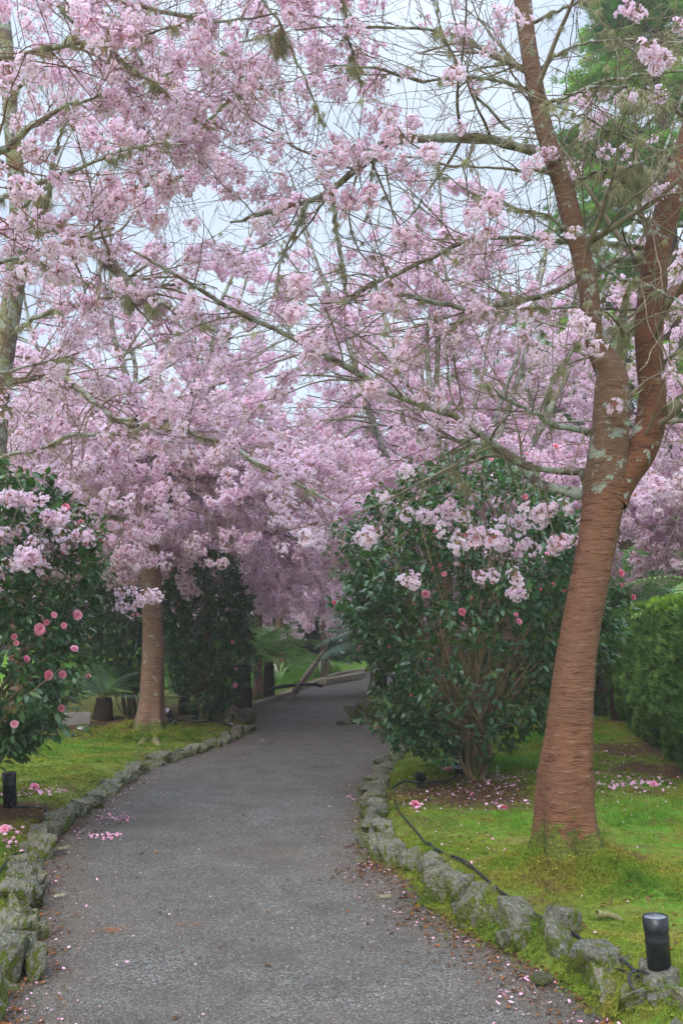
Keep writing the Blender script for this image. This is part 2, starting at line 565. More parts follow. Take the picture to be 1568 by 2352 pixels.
def M_stone():
    m, n, out = new_mat('edging_stone')
    t = NT(n)
    v = t.coord('Object')
    oi = t.node('ShaderNodeObjectInfo')
    vm_ = t.node('ShaderNodeVectorMath', operation='ADD')
    t.link(v, vm_.inputs[0])
    t.link(oi.outputs['Location'], vm_.inputs[1])
    v = vm_.outputs[0]
    c = t.ramp(t.noise(v, 9, 5, 0.65), [(0.3, (0.10, 0.09, 0.062)), (0.5, (0.22, 0.20, 0.145)), (0.72, (0.36, 0.325, 0.24))])
    c = t.mix(1.0, c, t.ramp(oi.outputs['Random'], [(0, (0.75, 0.76, 0.75)), (0.5, 1.0), (1, (1.25, 1.18, 1.05))]), 'MULTIPLY')
    l = t.ramp(t.noise(v, 14, 6, 0.75), [(0.54, 0.0), (0.58, 1.0)])
    c = t.mix(t.math('MULTIPLY', l, 0.85), c, t.ramp(t.noise(v, 90, 2), [(0.35, (0.24, 0.28, 0.22)), (0.65, (0.43, 0.47, 0.41))]))
    mo = t.math('ADD', t.noise(v, 5, 6, 0.7), t.math('MULTIPLY', t.normal_z(), -0.05))
    # moss grows low on the stones, where they stay damp
    s = t.node('ShaderNodeSeparateXYZ')
    tc2 = t.node('ShaderNodeTexCoord')
    t.link(tc2.outputs['Object'], s.inputs[0])
    mo = t.math('ADD', mo, t.math('MULTIPLY', s.outputs['Z'], -0.16))
    mf = t.ramp(mo, [(0.36, 0.0), (0.43, 1.0)])
    c = t.mix(mf, c, t.ramp(t.noise(v, 60, 3), [(0.3, (0.06, 0.085, 0.012)), (0.7, (0.19, 0.22, 0.03))]))
    h = t.math('ADD', t.noise(v, 22, 5, 0.65), t.math('MULTIPLY', t.voro(v, 14), 0.4))
    t.link(t.bsdf(c, 0.9, 0.2, t.bump(h, 1.0, 0.035)), out.inputs[0])
    return m


STONE = M_stone()


def M_gravel():
    m, n, out = new_mat('gravel_path')
    t = NT(n)
    v = t.coord('Object')
    cell = t.voro(v, 130, 'Color')
    sx = t.node('ShaderNodeSeparateColor')
    t.link(cell, sx.inputs[0])
    c = t.ramp(sx.outputs[0], [(0.0, (0.058, 0.053, 0.046)), (0.5, (0.150, 0.139, 0.123)), (0.85, (0.25, 0.236, 0.21)), (1.0, (0.45, 0.44, 0.40))])
    big = t.noise(v, 0.9, 5, 0.65)
    c = t.mix(t.ramp(big, [(0.38, 0.0), (0.64, 0.75)]), c, t.ramp(sx.outputs[1], [(0, (0.09, 0.075, 0.06)), (1, (0.24, 0.195, 0.155))]))
    c = t.mix(t.ramp(t.noise(v, 2.6, 4, 0.7), [(0.42, 0.0), (0.7, 0.6)]), c, (0.09, 0.075, 0.062))
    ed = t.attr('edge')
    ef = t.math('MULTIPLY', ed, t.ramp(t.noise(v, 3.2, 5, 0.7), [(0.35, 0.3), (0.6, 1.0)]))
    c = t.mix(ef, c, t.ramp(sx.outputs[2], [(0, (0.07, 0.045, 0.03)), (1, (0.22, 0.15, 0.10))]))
    h = t.math('ADD', t.voro(v, 130), t.math('MULTIPLY', t.voro(v, 60), 0.7))
    t.link(t.bsdf(c, 0.9, 0.25, t.bump(h, 0.9, 0.012)), out.inputs[0])
    return m


GRAVEL = M_gravel()
CHIP = simple('gravel_chip', [(0.3, (0.13, 0.125, 0.112)), (0.7, (0.25, 0.24, 0.22))], 3, 0.85, 0.25, 0, rnd=[(0, 0.45), (0.7, (1.1, 1.1, 1.1)), (0.9, (1.3, 1.15, 1.0)), (1, 2.0)], coord='World')


def M_lawn():
    m, n, out = new_mat('lawn_moss')
    t = NT(n)
    v = t.coord('Object')
    moss = t.ramp(t.noise(v, 25, 4, 0.7), [(0.3, (0.09, 0.13, 0.018)), (0.7, (0.24, 0.28, 0.045))])
    gr = t.ramp(t.noise(v, 30, 4, 0.7), [(0.3, (0.06, 0.17, 0.015)), (0.7, (0.15, 0.31, 0.028))])
    c = t.mix(t.ramp(t.math('ADD', t.noise(v, 1.9, 6, 0.75), t.math('MULTIPLY', t.attr('grass'), 0.2)), [(0.52, 0.0), (0.66, 0.9)]), moss, gr)
    yl = t.ramp(t.noise(v, 3.1, 5, 0.7), [(0.52, 0.0), (0.66, 0.75)])
    c = t.mix(yl, c, t.ramp(t.noise(v, 40, 3), [(0.3, (0.17, 0.13, 0.035)), (0.7, (0.32, 0.25, 0.08))]))
    lit = t.math('ADD', t.attr('litter'), t.math('MULTIPLY', t.noise(v, 5, 6, 0.75), 0.9))
    lf = t.ramp(lit, [(0.62, 0.0), (0.86, 1.0)])
    c = t.mix(lf, c, t.ramp(t.noise(v, 70, 4, 0.7), [(0.3, (0.05, 0.03, 0.018)), (0.6, (0.13, 0.075, 0.04)), (0.8, (0.22, 0.14, 0.09))]))
    h = t.math('ADD', t.noise(v, 45, 5, 0.7), t.math('MULTIPLY', t.noise(v, 9, 3), 1.5))
    t.link(t.bsdf(c, 0.95, 0.1, t.bump(h, 0.8, 0.03)), out.inputs[0])
    return m


LAWN = M_lawn()

# ---------------------------------------------------------------- instancing (stuff only) through geometry nodes
_gn = {}


def scatter(name, protos, pos, rot, scl, idx, parent=None, label=None, kind='stuff', cat=None, origin=None):
    """pos (n,3), rot (n,3) euler, scl (n,), idx (n,) which prototype mesh"""
    key = tuple(p.name for p in protos)
    if key not in _gn:
        ng = bpy.data.node_groups.new('scatter_' + name, 'GeometryNodeTree')
        ng.interface.new_socket('Geometry', in_out='INPUT', socket_type='NodeSocketGeometry')
        ng.interface.new_socket('Geometry', in_out='OUTPUT', socket_type='NodeSocketGeometry')
        gi = ng.nodes.new('NodeGroupInput')
        go = ng.nodes.new('NodeGroupOutput')
        jn = ng.nodes.new('GeometryNodeJoinGeometry')

        def named(nm, ty):
            a = ng.nodes.new('GeometryNodeInputNamedAttribute')
            a.data_type = ty
            a.inputs['Name'].default_value = nm
            return a.outputs[0]
        ar, as_, ai = named('rot', 'FLOAT_VECTOR'), named('scl', 'FLOAT'), named('idx', 'INT')
        e2r = ng.nodes.new('FunctionNodeEulerToRotation')
        ng.links.new(ar, e2r.inputs[0])
        for k, p in enumerate(protos):
            oi = ng.nodes.new('GeometryNodeObjectInfo')
            po = bpy.data.objects.new(p.name, p)
            po.use_fake_user = True
            oi.inputs['Object'].default_value = po
            oi.inputs['As Instance'].default_value = True
            ip = ng.nodes.new('GeometryNodeInstanceOnPoints')
            cp = ng.nodes.new('FunctionNodeCompare')
            cp.data_type = 'INT'
            cp.operation = 'EQUAL'
            ii = [s for s in cp.inputs if s.enabled and s.type == 'INT']
            ng.links.new(ai, ii[0])
            ii[1].default_value = k
            ng.links.new(gi.outputs[0], ip.inputs['Points'])
            ng.links.new(cp.outputs[0], ip.inputs['Selection'])
            ng.links.new(oi.outputs['Geometry'], ip.inputs['Instance'])
            ng.links.new(e2r.outputs[0], ip.inputs['Rotation'])
            ng.links.new(as_, ip.inputs['Scale'])
            ng.links.new(ip.outputs[0], jn.inputs[0])
        ng.links.new(jn.outputs[0], go.inputs[0])
        _gn[key] = ng
    pos = np.asarray(pos, float)
    if origin is not None:
        pos = pos - np.asarray(origin)
    me = mesh_np(name, pos, None, [], {'rot': np.asarray(rot, float).reshape(-1, 3), 'scl': np.asarray(scl, float), 'idx': np.asarray(idx).astype(int)})
    o = link(name, me, parent, kind=kind, label=label, cat=cat)
    md = o.modifiers.new('scatter', 'NODES')
    md.node_group = _gn[key]
    return o


def euler_to(dirs, rng, roll=None):
    """euler angles turning +Z to dirs with random roll"""
    out = np.zeros((len(dirs), 3))
    for i, d in enumerate(dirs):
        q = Vector(d).to_track_quat('Z', 'Y')
        q = q @ Euler((0, 0, rng.uniform(0, 6.283) if roll is None else roll)).to_quaternion()
        out[i] = q.to_euler()
    return out


def in_view(p, margin=120):
    p = np.asarray(p)
    rel = p - np.array([0, 0, CAMH])
    f = np.array([0, ct, st_])
    up = np.array([0, -st_, ct])
    z = rel @ f
    u = 784 + FPX * rel[:, 0] / np.maximum(z, 0.01)
    v = 1176 - FPX * (rel @ up) / np.maximum(z, 0.01)
    return (z > 0.3) & (u > -margin) & (u < 1568 + margin) & (v > -margin) & (v < 2352 + margin), z, u, v


# ---------------------------------------------------------------- ground and path
def curve_x(pts):
    w_ = np.array([G(u, v)[:2] for u, v in pts])
    o = np.argsort(w_[:, 1])
    return w_[o, 1], w_[o, 0]


LE = [(-150, 2900), (10, 2319), (55, 2199), (82, 2139), (75, 2049), (95, 1964), (155, 1899), (225, 1844), (290, 1799), (350, 1764), (460, 1729), (530, 1704), (580, 1677), (582, 1655),
      (478, 1652), (550, 1632), (645, 1603), (700, 1581), (745, 1562), (800, 1545), (1000, 1520), (1500, 1497)]
RE = [(1800, 2900), (1384, 2351), (1274, 2264), (1209, 2219), (1094, 2164), (1019, 2119), (969, 2079), (929, 2019), (884, 1999), (869, 1979), (854, 1924), (849, 1874), (859, 1799), (879, 1769),
      (909, 1734), (925, 1700), (880, 1668), (850, 1655), (1400, 1650), (1400, 1640), (845, 1637), (835, 1600), (900, 1570), (1200, 1530), (1900, 1503)]
ly, lx = curve_x(LE)
ry, rx = curve_x(RE)


_a, _b = G(1312, 1990, 0.12), G(345, 1690, 0.12)
MOUNDS = ((_a[0], _a[1], 0.075, 0.46), (_a[0] + 0.15, _a[1] - 0.42, 0.05, 0.22), (_b[0], _b[1], 0.10, 0.5), (_b[0] - 0.35, _b[1] - 0.3, 0.06, 0.3))


def ground_h(x, y):
    x = np.asarray(x, float)
    y = np.asarray(y, float)
    dl = np.interp(y, ly, lx) - x
    dr = x - np.interp(y, ry, rx)
    d = np.maximum(dl, dr)
    s = np.clip((d + 0.04) / 0.34, 0, 1)
    s = s * s * (3 - 2 * s)
    hh = 0.115 * s + np.clip(d, 0, 3) * 0.012 * s + s * 0.018 * fbm(x, y, 1.6, 0.7)
    hh = hh + np.clip(d - 0.2, 0, 1) * 0.012 * fbm(x, y, 5.0, 2.7)
    for (mx_, my_, ma, mr_) in MOUNDS:
        rr2 = ((x - mx_) ** 2 + (y - my_) ** 2) / (mr_ * mr_)
        hh = hh + ma * np.exp(-rr2) * (1 + 0.45 * fbm(x, y, 9.0, 1.0))
    hh = np.where(y > 17.5, hh * np.clip(1 - (y - 17.5) / 1.5, 0.25, 1), hh)
    return np.where(d < -0.04, -0.03, hh - 0.03 * (1 - s)), d


def soft(x, y, cx, cy, r):
    return np.exp(-((x - cx) ** 2 + (y - cy) ** 2) / (r * r))


def litter_w(x, y):
    f = np.zeros_like(np.asarray(x, float))
    for (u, v, r, a) in ((1070, 1830, 0.9, 0.62), (1500, 1730, 1.1, 0.6), (1560, 1780, 0.9, 0.6), (40, 1870, 0.7, 0.55), (1250, 2090, 0.5, 0.28), (1000, 1900, 0.5, 0.3), (200, 1810, 0.7, 0.26), (360, 1735, 0.9, 0.3), (1480, 1960, 0.5, 0.22), (80, 1760, 0.8, 0.18), (1150, 1990, 0.4, 0.2), (560, 1620, 3.0, 0.5), (250, 1665, 3.0, 0.5), (150, 1672, 2.0, 0.4),
                         (60, 1960, 0.3, 0.35), (1250, 2080, 0.5, 0.12), (500, 1645, 1.6, 0.5)):
        c = G(u, v, 0.1)
        f = np.maximum(f, a * soft(x, y, c[0], c[1], r))
    f = np.where((y > 19) & (x < 0), np.maximum(f, 0.25), f)
    return f


def grass_w(x, y):
    f = np.zeros_like(np.asarray(x, float))
    for (u, v, r, a) in ((1180, 1700, 1.3, 1.0), (1180, 1760, 0.8, 0.9), (1130, 1900, 0.5, 0.8), (1430, 1880, 0.8, 0.8), (60, 1720, 1.6, 0.8), (230, 1690, 1.3, 0.6), (1400, 1800, 0.6, 0.5), (1500, 1950, 0.5, 0.5), (1480, 2080, 0.4, 0.4)):
        c = G(u, v, 0.1)
        f = np.maximum(f, a * soft(x, y, c[0], c[1], r))
    return f


def grid_mesh(name, xs, ys, mat):
    X, Y = np.meshgrid(xs, ys)
    h, d = ground_h(X, Y)
    V = np.stack([X, Y, h], -1).reshape(-1, 3)
    nx, ny = len(xs), len(ys)
    i = (np.arange(ny - 1)[:, None] * nx + np.arange(nx - 1)[None, :]).ravel()
    F = np.stack([i, i + 1, i + 1 + nx, i + nx], -1)
    return mesh_np(name, V, F, [mat], {'litter': litter_w(X, Y).ravel(), 'grass': grass_w(X, Y).ravel()})


xs = np.concatenate([np.linspace(-300, -20, 12), np.linspace(-18, -7, 22), np.linspace(-6.8, 6.8, 340), np.linspace(7, 18, 22), np.linspace(20, 300, 12)])
ys = np.concatenate([np.linspace(-60, 1, 10), np.linspace(1.5, 14, 220), np.linspace(14.1, 24, 90), np.linspace(24.5, 60, 60), np.linspace(65, 600, 14)])
link('ground', grid_mesh('ground', xs, ys, LAWN), kind='structure')

# gravel path: one sheet 0 m high between (and just under) its edges
yy = np.concatenate([np.linspace(1.0, 16, 260), np.linspace(16.05, 30, 160), np.linspace(30.5, 60, 40)])
T = np.linspace(0, 1, 41)
xl = np.interp(yy, ly, lx) - 0.10
xr = np.interp(yy, ry, rx) + 0.10
X = xl[:, None] * (1 - T) + xr[:, None] * T
Y = np.repeat(yy[:, None], 41, 1)
wd = (xr - xl)[:, None]
de = np.minimum(T[None, :] * wd, (1 - T[None, :]) * wd)
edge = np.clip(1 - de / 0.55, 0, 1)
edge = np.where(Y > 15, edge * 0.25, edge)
Z = 0.006 * fbm(X, Y, 1.3, 4.0) + 0.003 * fbm(X, Y, 7, 1.0) - 0.012 * np.clip(1 - de / 0.3, 0, 1)
nx = 41
i = (np.arange(len(yy) - 1)[:, None] * nx + np.arange(nx - 1)[None, :]).ravel()
F = np.stack([i, i + 1, i + 1 + nx, i + nx], -1)
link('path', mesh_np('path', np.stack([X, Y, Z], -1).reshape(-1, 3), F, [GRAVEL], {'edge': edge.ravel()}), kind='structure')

# concrete kerb along the far left side of the path
kp = [(440, 1660), (478, 1652), (550, 1632), (645, 1603), (700, 1581), (745, 1562), (800, 1545), (900, 1532)]
kw = np.array([G(u, v) for u, v in kp])
kl = smooth_line(kw, 40)
tan = NRM(np.gradient(kl, axis=0))
nrm = np.stack([-tan[:, 1], tan[:, 0], np.zeros(40)], -1)
prof = [(-0.02, -0.05), (-0.02, 0.06), (0.0, 0.075), (0.13, 0.075), (0.15, 0.06), (0.15, -0.05)]
V = np.concatenate([kl[:, None, :] + nrm[:, None, :] * np.array([p[0] for p in prof])[None, :, None] + np.array([0, 0, 1.0])[None, None, :] * np.array([p[1] for p in prof])[None, :, None]], 0).reshape(-1, 3)
i = (np.arange(39)[:, None] * 6 + np.arange(5)[None, :]).ravel()
link('kerb', mesh_np('kerb', V, np.stack([i, i + 1, i + 7, i + 6], -1), [CONCRETE], smooth=False), kind='structure')

# ---------------------------------------------------------------- prototypes
rng = np.random.default_rng(7)


def blossom_cluster(seed, nfl=15, double=True, R=0.05, fr=0.019):
    r = np.random.default_rng(seed)
    V, F, A, MI = [], [], [], []
    n = 0
    for k in range(nfl):
        # flowers face outwards over most of a sphere, more below than above
        d = r.normal(size=3)
        d[2] -= 0.35
        d /= np.linalg.norm(d)
        c = d * R * r.uniform(0.6, 1.1)
        nrm_ = NRM(d + r.normal(size=3) * 0.45)
        ref = NRM(np.cross(nrm_, r.normal(size=3)))
        ref2 = np.cross(nrm_, ref)
        for lay in range(2 if double else 1):
            ph = r.uniform(0, 6.28)
            s = fr * (1.0 if lay == 0 else 0.68) * r.uniform(0.85, 1.15)
            lift = 0.25 + 0.45 * lay + r.uniform(-0.1, 0.15)
            for q in range(5):
                a = ph + q * 1.2566 + r.uniform(-0.12, 0.12)
                e = np.cos(a) * ref + np.sin(a) * ref2
                g = -np.sin(a) * ref + np.cos(a) * ref2
                up = nrm_ * s * lift
                jit = nrm_ * s * r.uniform(-0.15, 0.15)
                pts = [c, c + e * s * 0.62 + g * s * 0.42 + up * 0.75 + jit, c + e * s * 0.97 + g * s * 0.16 + up * 1.05,
                       c + e * s * 0.97 - g * s * 0.16 + up * 1.05, c + e * s * 0.62 - g * s * 0.42 + up * 0.75 - jit]
                V += pts
                A += [0.0, 0.75, 1.0, 1.0, 0.75]
                F.append([n, n + 1, n + 2, n + 3, n + 4])
                MI.append(0)
                n += 5
        # pedicel
        b = np.array([0, 0, R * 0.5])
        g = NRM(np.cross(c - b, r.normal(size=3))) * 0.0011
        m_ = c - nrm_ * 0.004
        V += [b + g, b - g, m_ - g * 2.0, m_ + g * 2.0]
        A += [0, 0, 0, 0]
        F.append([n, n + 1, n + 2, n + 3])
        MI.append(1)
        n += 4
    # a few red-brown buds and bracts
    for k in range(4):
        d = NRM(r.normal(size=3) + np.array([0, 0, 0.3]))
        c = d * R * 1.15
        s = 0.0045
        ax = NRM(np.cross(d, r.normal(size=3)))
        ay = np.cross(d, ax)
        V += [c - d * s * 2.4, c + ax * s, c + ay * s, c - ax * s, c - ay * s, c + d * s * 2]
        A += [0, 0.3, 0.3, 0.3, 0.3, 0.35]
        for p_, q_ in ((1, 2), (2, 3), (3, 4), (4, 1)):
            F.append([n, n + q_, n + p_])
            F.append([n + 5, n + p_, n + q_])
            MI += [1, 0]
        n += 6
    return mesh_np('blossom_cluster', V, F, [MB, MCAL], {'t': np.array(A)}, False, MI)


CL = [blossom_cluster(s, nfl) for s, nfl in ((1, 16), (2, 13), (3, 18), (4, 10))]
CLF = [blossom_cluster(s, 15, False, 0.055, 0.021) for s in (11, 12, 13)]


def lichen_tuft(seed, n=55, ln=0.07, sp=0.03):
    r = np.random.default_rng(seed)
    pts, rad = [], []
    for k in range(n):
        p = r.normal(size=3) * np.array([sp * 0.5, sp * 0.25, 0.008])
        d = NRM(np.array([r.normal() * 0.6, r.normal() * 0.6, -0.8]))
        l = ln * r.uniform(0.4, 1.2)
        q = [p]
        for j in range(4):
            d = NRM(d + r.normal(size=3) * 0.3 + np.array([0, 0, -0.22]))
            p = p + d * l / 4
            q.append(p)
        pts.append(q)
        rad.append(np.linspace(0.0016, 0.0005, 5))
    V, F = tubes(np.array(pts), np.array(rad), 3)
    return mesh_np('beard_lichen', V, F, [LICHEN])


LT = [lichen_tuft(1), lichen_tuft(2, 45, 0.045, 0.022), lichen_tuft(3, 75, 0.11, 0.04)]


def leaf_mesh(seed, L_=0.085, W_=0.042):
    r = np.random.default_rng(seed)
    ts = [0, 0.22, 0.5, 0.8, 1.0]
    ws = [0.06, 0.75, 1.0, 0.6, 0.02]
    V, F = [], []
    curl = r.uniform(0.08, 0.28)
    for t_, w_ in zip(ts, ws):
        z = -curl * L_ * t_ * t_
        x = W_ * 0.5 * w_
        V += [(-x, t_ * L_, z + x * 0.35), (0, t_ * L_, z), (x, t_ * L_, z + x * 0.35)]
    for k in range(4):
        a = k * 3
        F += [[a, a + 1, a + 4, a + 3], [a + 1, a + 2, a + 5, a + 4]]
    # rotate so leaf axis is +Z, face normal towards -Y
    V = np.array(V)[:, [0, 2, 1]]
    return mesh_np('leaf', V, np.array(F), [CAMLEAF])


LEAF = [leaf_mesh(1), leaf_mesh(2, 0.075, 0.04), leaf_mesh(3, 0.095, 0.045)]


def camellia_flower(seed, R=0.042, openn=1.0, mat=None):
    r = np.random.default_rng(seed)
    V, F = [], []
    n = 0
    for lay, (cnt, rad, lift) in enumerate(((7, 1.0, 0.05), (7, 0.86, 0.45), (6, 0.66, 0.85), (5, 0.45, 1.2), (4, 0.25, 1.5))):
        ph = r.uniform(0, 6.28)
        for q in range(cnt):
            a = ph + q * 2 * math.pi / cnt + r.uniform(-0.1, 0.1)
            e = np.array([math.cos(a), math.sin(a), 0])
            g = np.array([-math.sin(a), math.cos(a), 0])
            s = R * rad * r.uniform(0.78, 1.12)
            wd_ = s * (0.55 if lay < 3 else 0.7)
            zb = R * 0.42 * lay / 4
            for tt, ww, zz in ((0.1, 0.25, 0.0), (0.55, 0.95, lift * 0.45), (0.85, 0.9, lift * 0.75), (1.0, 0.4, lift * 0.72)):
                z = zb + s * zz
                V += [e * s * tt * openn + g * wd_ * ww + np.array([0, 0, z + 0.12 * s * ww]), e * s * tt * 1.04 * openn + np.array([0, 0, z]), e * s * tt * openn - g * wd_ * ww + np.array([0, 0, z + 0.12 * s * ww])]
            for j in range(3):
                b = n + j * 3
                F += [[b, b + 1, b + 4, b + 3], [b + 1, b + 2, b + 5, b + 4]]
            n += 12
    tt_ = np.tile(np.repeat([0.0, 0.45, 0.8, 1.0], 3), len(V) // 12)
    return mesh_np('flower', V, np.array(F), [mat or CAMPET], {'t': tt_})


FLOWER = [camellia_flower(1), camellia_flower(2, 0.038), camellia_flower(3, 0.034, 0.7)]
BUDM = [camellia_flower(5, 0.018, 0.4, CAMBUD)]


def tuft(name, seed, mat, n, h, w_, spread, lean=0.4):
    r = np.random.default_rng(seed)
    V, F = [], []
    for k in range(n):
        p = np.array([r.normal() * spread, r.normal() * spread, -0.004])
        a = r.uniform(0, 6.28)
        g = np.array([math.cos(a), math.sin(a), 0]) * w_
        ld = np.array([r.normal() * lean, r.normal() * lean, 1.0])
        hh = h * r.uniform(0.5, 1.2)
        m_ = p + ld * hh * 0.55
        tip = p + ld * hh * np.array([1.7, 1.7, 0.95])
        b = len(V)
        V += [p - g, p + g, m_ + g * 0.7, m_ - g * 0.7, tip]
        F += [[b, b + 1, b + 2, b + 3], [b + 3, b + 2, b + 4]]
    return mesh_np(name, V, F, [mat], smooth=False)


GT = [tuft('grass_tuft', 1, GRASS, 9, 0.045, 0.0016, 0.014), tuft('grass_tuft', 2, GRASS, 7, 0.03, 0.0015, 0.016, 0.6)]
MT = [tuft('moss_clump', 3, MOSS, 16, 0.011, 0.0022, 0.010, 0.7), tuft('moss_clump', 4, MOSS, 14, 0.015, 0.0022, 0.012, 0.6)]


def chip_mesh(seed):
    r = np.random.default_rng(seed)
    V = NRM(np.array([(1, 0, 0), (0, 1, 0), (-1, 0, 0), (0, -1, 0), (0, 0, 1), (0, 0, -1.0)]) + r.normal(size=(6, 3)) * 0.35) * np.array([1, 0.75, 0.5]) * 0.006
    F = [[0, 1, 4], [1, 2, 4], [2, 3, 4], [3, 0, 4], [1, 0, 5], [2, 1, 5], [3, 2, 5], [0, 3, 5]]
    return mesh_np('gravel_chip', V, F, [CHIP], smooth=False)


CH = [chip_mesh(k) for k in range(4)]


def flat_petal(name, seed, mat, L_, W_, fold=0.25):
    r = np.random.default_rng(seed)
    V = np.array([(-L_ / 2, 0, 0.001), (-L_ * 0.15, W_ / 2, W_ * fold * r.uniform(0.3, 1)), (L_ * 0.3, W_ * 0.4, W_ * fold * r.uniform(0, 1)), (L_ / 2, 0, L_ * 0.15 * r.uniform(-0.2, 1)),
                  (L_ * 0.3, -W_ * 0.4, W_ * fold * r.uniform(0, 1)), (-L_ * 0.15, -W_ / 2, W_ * fold * r.uniform(0.3, 1)), (L_ * 0.05, 0, 0.001)])
    F = [[0, 6, 1], [1, 6, 2], [2, 6, 3], [3, 6, 4], [4, 6, 5], [5, 6, 0]]
    return mesh_np(name, V, F, [mat], smooth=False)


PETAL = [flat_petal('petal', 1, FALLEN, 0.032, 0.026), flat_petal('petal', 2, FALLEN, 0.02, 0.017), flat_petal('petal', 3, FALLEN, 0.013, 0.011)]
DLEAF = [flat_petal('dead_leaf', 4, LITTER, 0.045, 0.022, 0.5), flat_petal('dead_leaf', 5, LITTER, 0.03, 0.018, 0.5), flat_petal('dead_leaf', 6, LITTER, 0.05, 0.004, 0.5)]


def sprig(name, seed, mats, n=9, ln=0.09, wid=0.009, fan=0.9, flatz=0.35):
    """a small flat fan of scale-leaf fingers"""
    r = np.random.default_rng(seed)
    V, F = [], []
    for k in range(n):
        a = (k / (n - 1) - 0.5) * 2 * fan + r.uniform(-0.15, 0.15)
        l = ln * (1 - 0.35 * abs(a) / max(fan, 0.01)) * r.uniform(0.75, 1.15)
        d = np.array([math.sin(a), r.uniform(-flatz, flatz), math.cos(a)])
        s = np.array([math.cos(a), 0.3, -math.sin(a)]) * wid
        b = len(V)
        V += [(0, 0, 0), d * l * 0.5 + s, d * l, d * l * 0.5 - s]
        F.append([b, b + 1, b + 2, b + 3])
    return mesh_np(name, V, F, mats, smooth=False)


HS = [sprig('hedge_sprig', 1, [HEDGE], 10, 0.075, 0.006, 1.0), sprig('hedge_sprig', 2, [HEDGE], 9, 0.06, 0.006, 0.8), sprig('hedge_sprig', 3, [HEDGE_TOP], 10, 0.07, 0.006, 0.9)]
CS = [sprig('conifer_spray', 5, [CONIF], 26, 0.42, 0.014, 1.3, 0.3), sprig('conifer_spray', 6, [CONIF], 22, 0.32, 0.012, 1.2, 0.4)]
FS = [sprig('far_leaf_clump', 8, [DARKLEAF], 22, 0.75, 0.10, 1.7, 1.0), sprig('far_leaf_clump', 9, [DARKLEAF], 18, 0.55, 0.09, 1.7, 1.0)]


def eul(X, Y, Z):
    """euler XYZ of rotation matrices whose columns are X, Y, Z (n,3)"""
    ry_ = -np.arcsin(np.clip(X[:, 2], -1, 1))
    rx_ = np.arctan2(Y[:, 2], Z[:, 2])
    rz_ = np.arctan2(X[:, 1], X[:, 0])
    return np.stack([rx_, ry_, rz_], -1)


def orient(Zd, up):
    """Z along Zd, Y as near to up as it can be"""
    Zd = NRM(Zd)
    up = np.broadcast_to(np.asarray(up, float), Zd.shape)
    Y = up - (up * Zd).sum(1, keepdims=True) * Zd
    Y = NRM(Y + 1e-6)
    X = np.cross(Y, Zd)
    return eul(X, Y, Zd)


# ---------------------------------------------------------------- cherry trees
def px_line(pts, d0, d1, K=24):
    """(u, v, width px) list at depths d0..d1 -> points (K,3), radii (K,)"""
    n = len(pts)
    q = []
    for k, (u, v, w_) in enumerate(pts):
        d = d0 + (d1 - d0) * k / (n - 1)
        p = P(u, v, d)
        q.append([*p, w_ * 0.5 * d / FPX])
    q = smooth_line(q, K)
    return q[:, :3], np.maximum(q[:, 3], 0.0015)


def clumps(rng, Pt, n_clump, per=(1, 4), spread=0.045, tmin=0.3, wts=None, field=None):
    """positions of blossom clusters along twigs"""
    N, K, _ = Pt.shape
    p = None if wts is None else wts / wts.sum()
    idx = rng.choice(N, n_clump, p=p)
    f = rng.uniform(tmin, 1, n_clump) * (K - 1.001)
    i0 = f.astype(int)
    fr = (f - i0)[:, None]
    c = Pt[idx, i0] * (1 - fr) + Pt[idx, i0 + 1] * fr
    if field is not None:
        c = c[field(c) > rng.uniform(0, 1, len(c))]
    rep = rng.integers(per[0], per[1] + 1, len(c))
    c = np.repeat(c, rep, axis=0)
    c = c + rng.normal(size=c.shape) * spread
    c[:, 2] -= 0.03
    return c


def cluster_rot(rng, n):
    r = np.zeros((n, 3))
    r[:, 0] = rng.normal(0, 0.35, n)
    r[:, 1] = rng.normal(0, 0.35, n)
    r[:, 2] = rng.uniform(0, 6.283, n)
    return r


def add_blossoms(root, org, rng, pos, protos, smin, smax, nparts=300, far=False):
    rot = cluster_rot(rng, len(pos))
    scl = rng.uniform(smin, smax, len(pos))
    idx = rng.integers(0, len(protos), len(pos))
    iv, z, u, v = in_view(pos, 20)
    key = np.where(iv, z / scl, 1e6)
    o = np.argsort(key)
    near, rest = o[:nparts], o[nparts:]
    for i in near:
        b = link('blossom_cluster', protos[idx[i]], root, loc=pos[i] - org)
        b.rotation_euler = rot[i]
        b.scale = (scl[i],) * 3
    if len(rest):
        scatter('blossoms', protos, pos[rest], rot[rest], scl[rest], idx[rest], root, origin=org)


def hang_sprays(rng, hang):
    lines, cl = [], []
    for (u, v, u0, v0, d) in hang:
        a, b = P(u0, v0, d - 0.1), P(u, v, d)
        lines.append(smooth_line([a, a * 0.5 + b * 0.5 + rng.normal(size=3) * 0.05 + np.array([0, 0, 0.05]), b], 8))
        for k in range(int(rng.integers(5, 9))):
            cl.append(b + np.array([rng.normal() * 0.10, rng.normal() * 0.06, rng.normal() * 0.025]))
    return np.array(lines), np.array(cl)


def add_lichen(root, org, rng, Pt, n, wts=None, smin=0.5, smax=1.2, extra=None):
    pos = clumps(rng, Pt, n, (1, 2), 0.01, 0.0, wts)
    pos[:, 2] += 0.025
    scl = rng.uniform(smin, smax, len(pos))
    if extra is not None:
        pos = np.vstack([pos, extra[:, :3]])
        scl = np.concatenate([scl, extra[:, 3]])
    rot = np.zeros((len(pos), 3))
    rot[:, 2] = rng.uniform(0, 6.283, len(pos))
    scatter('beard_lichen', LT, pos, rot, scl, rng.integers(0, 3, len(pos)), root, origin=org)


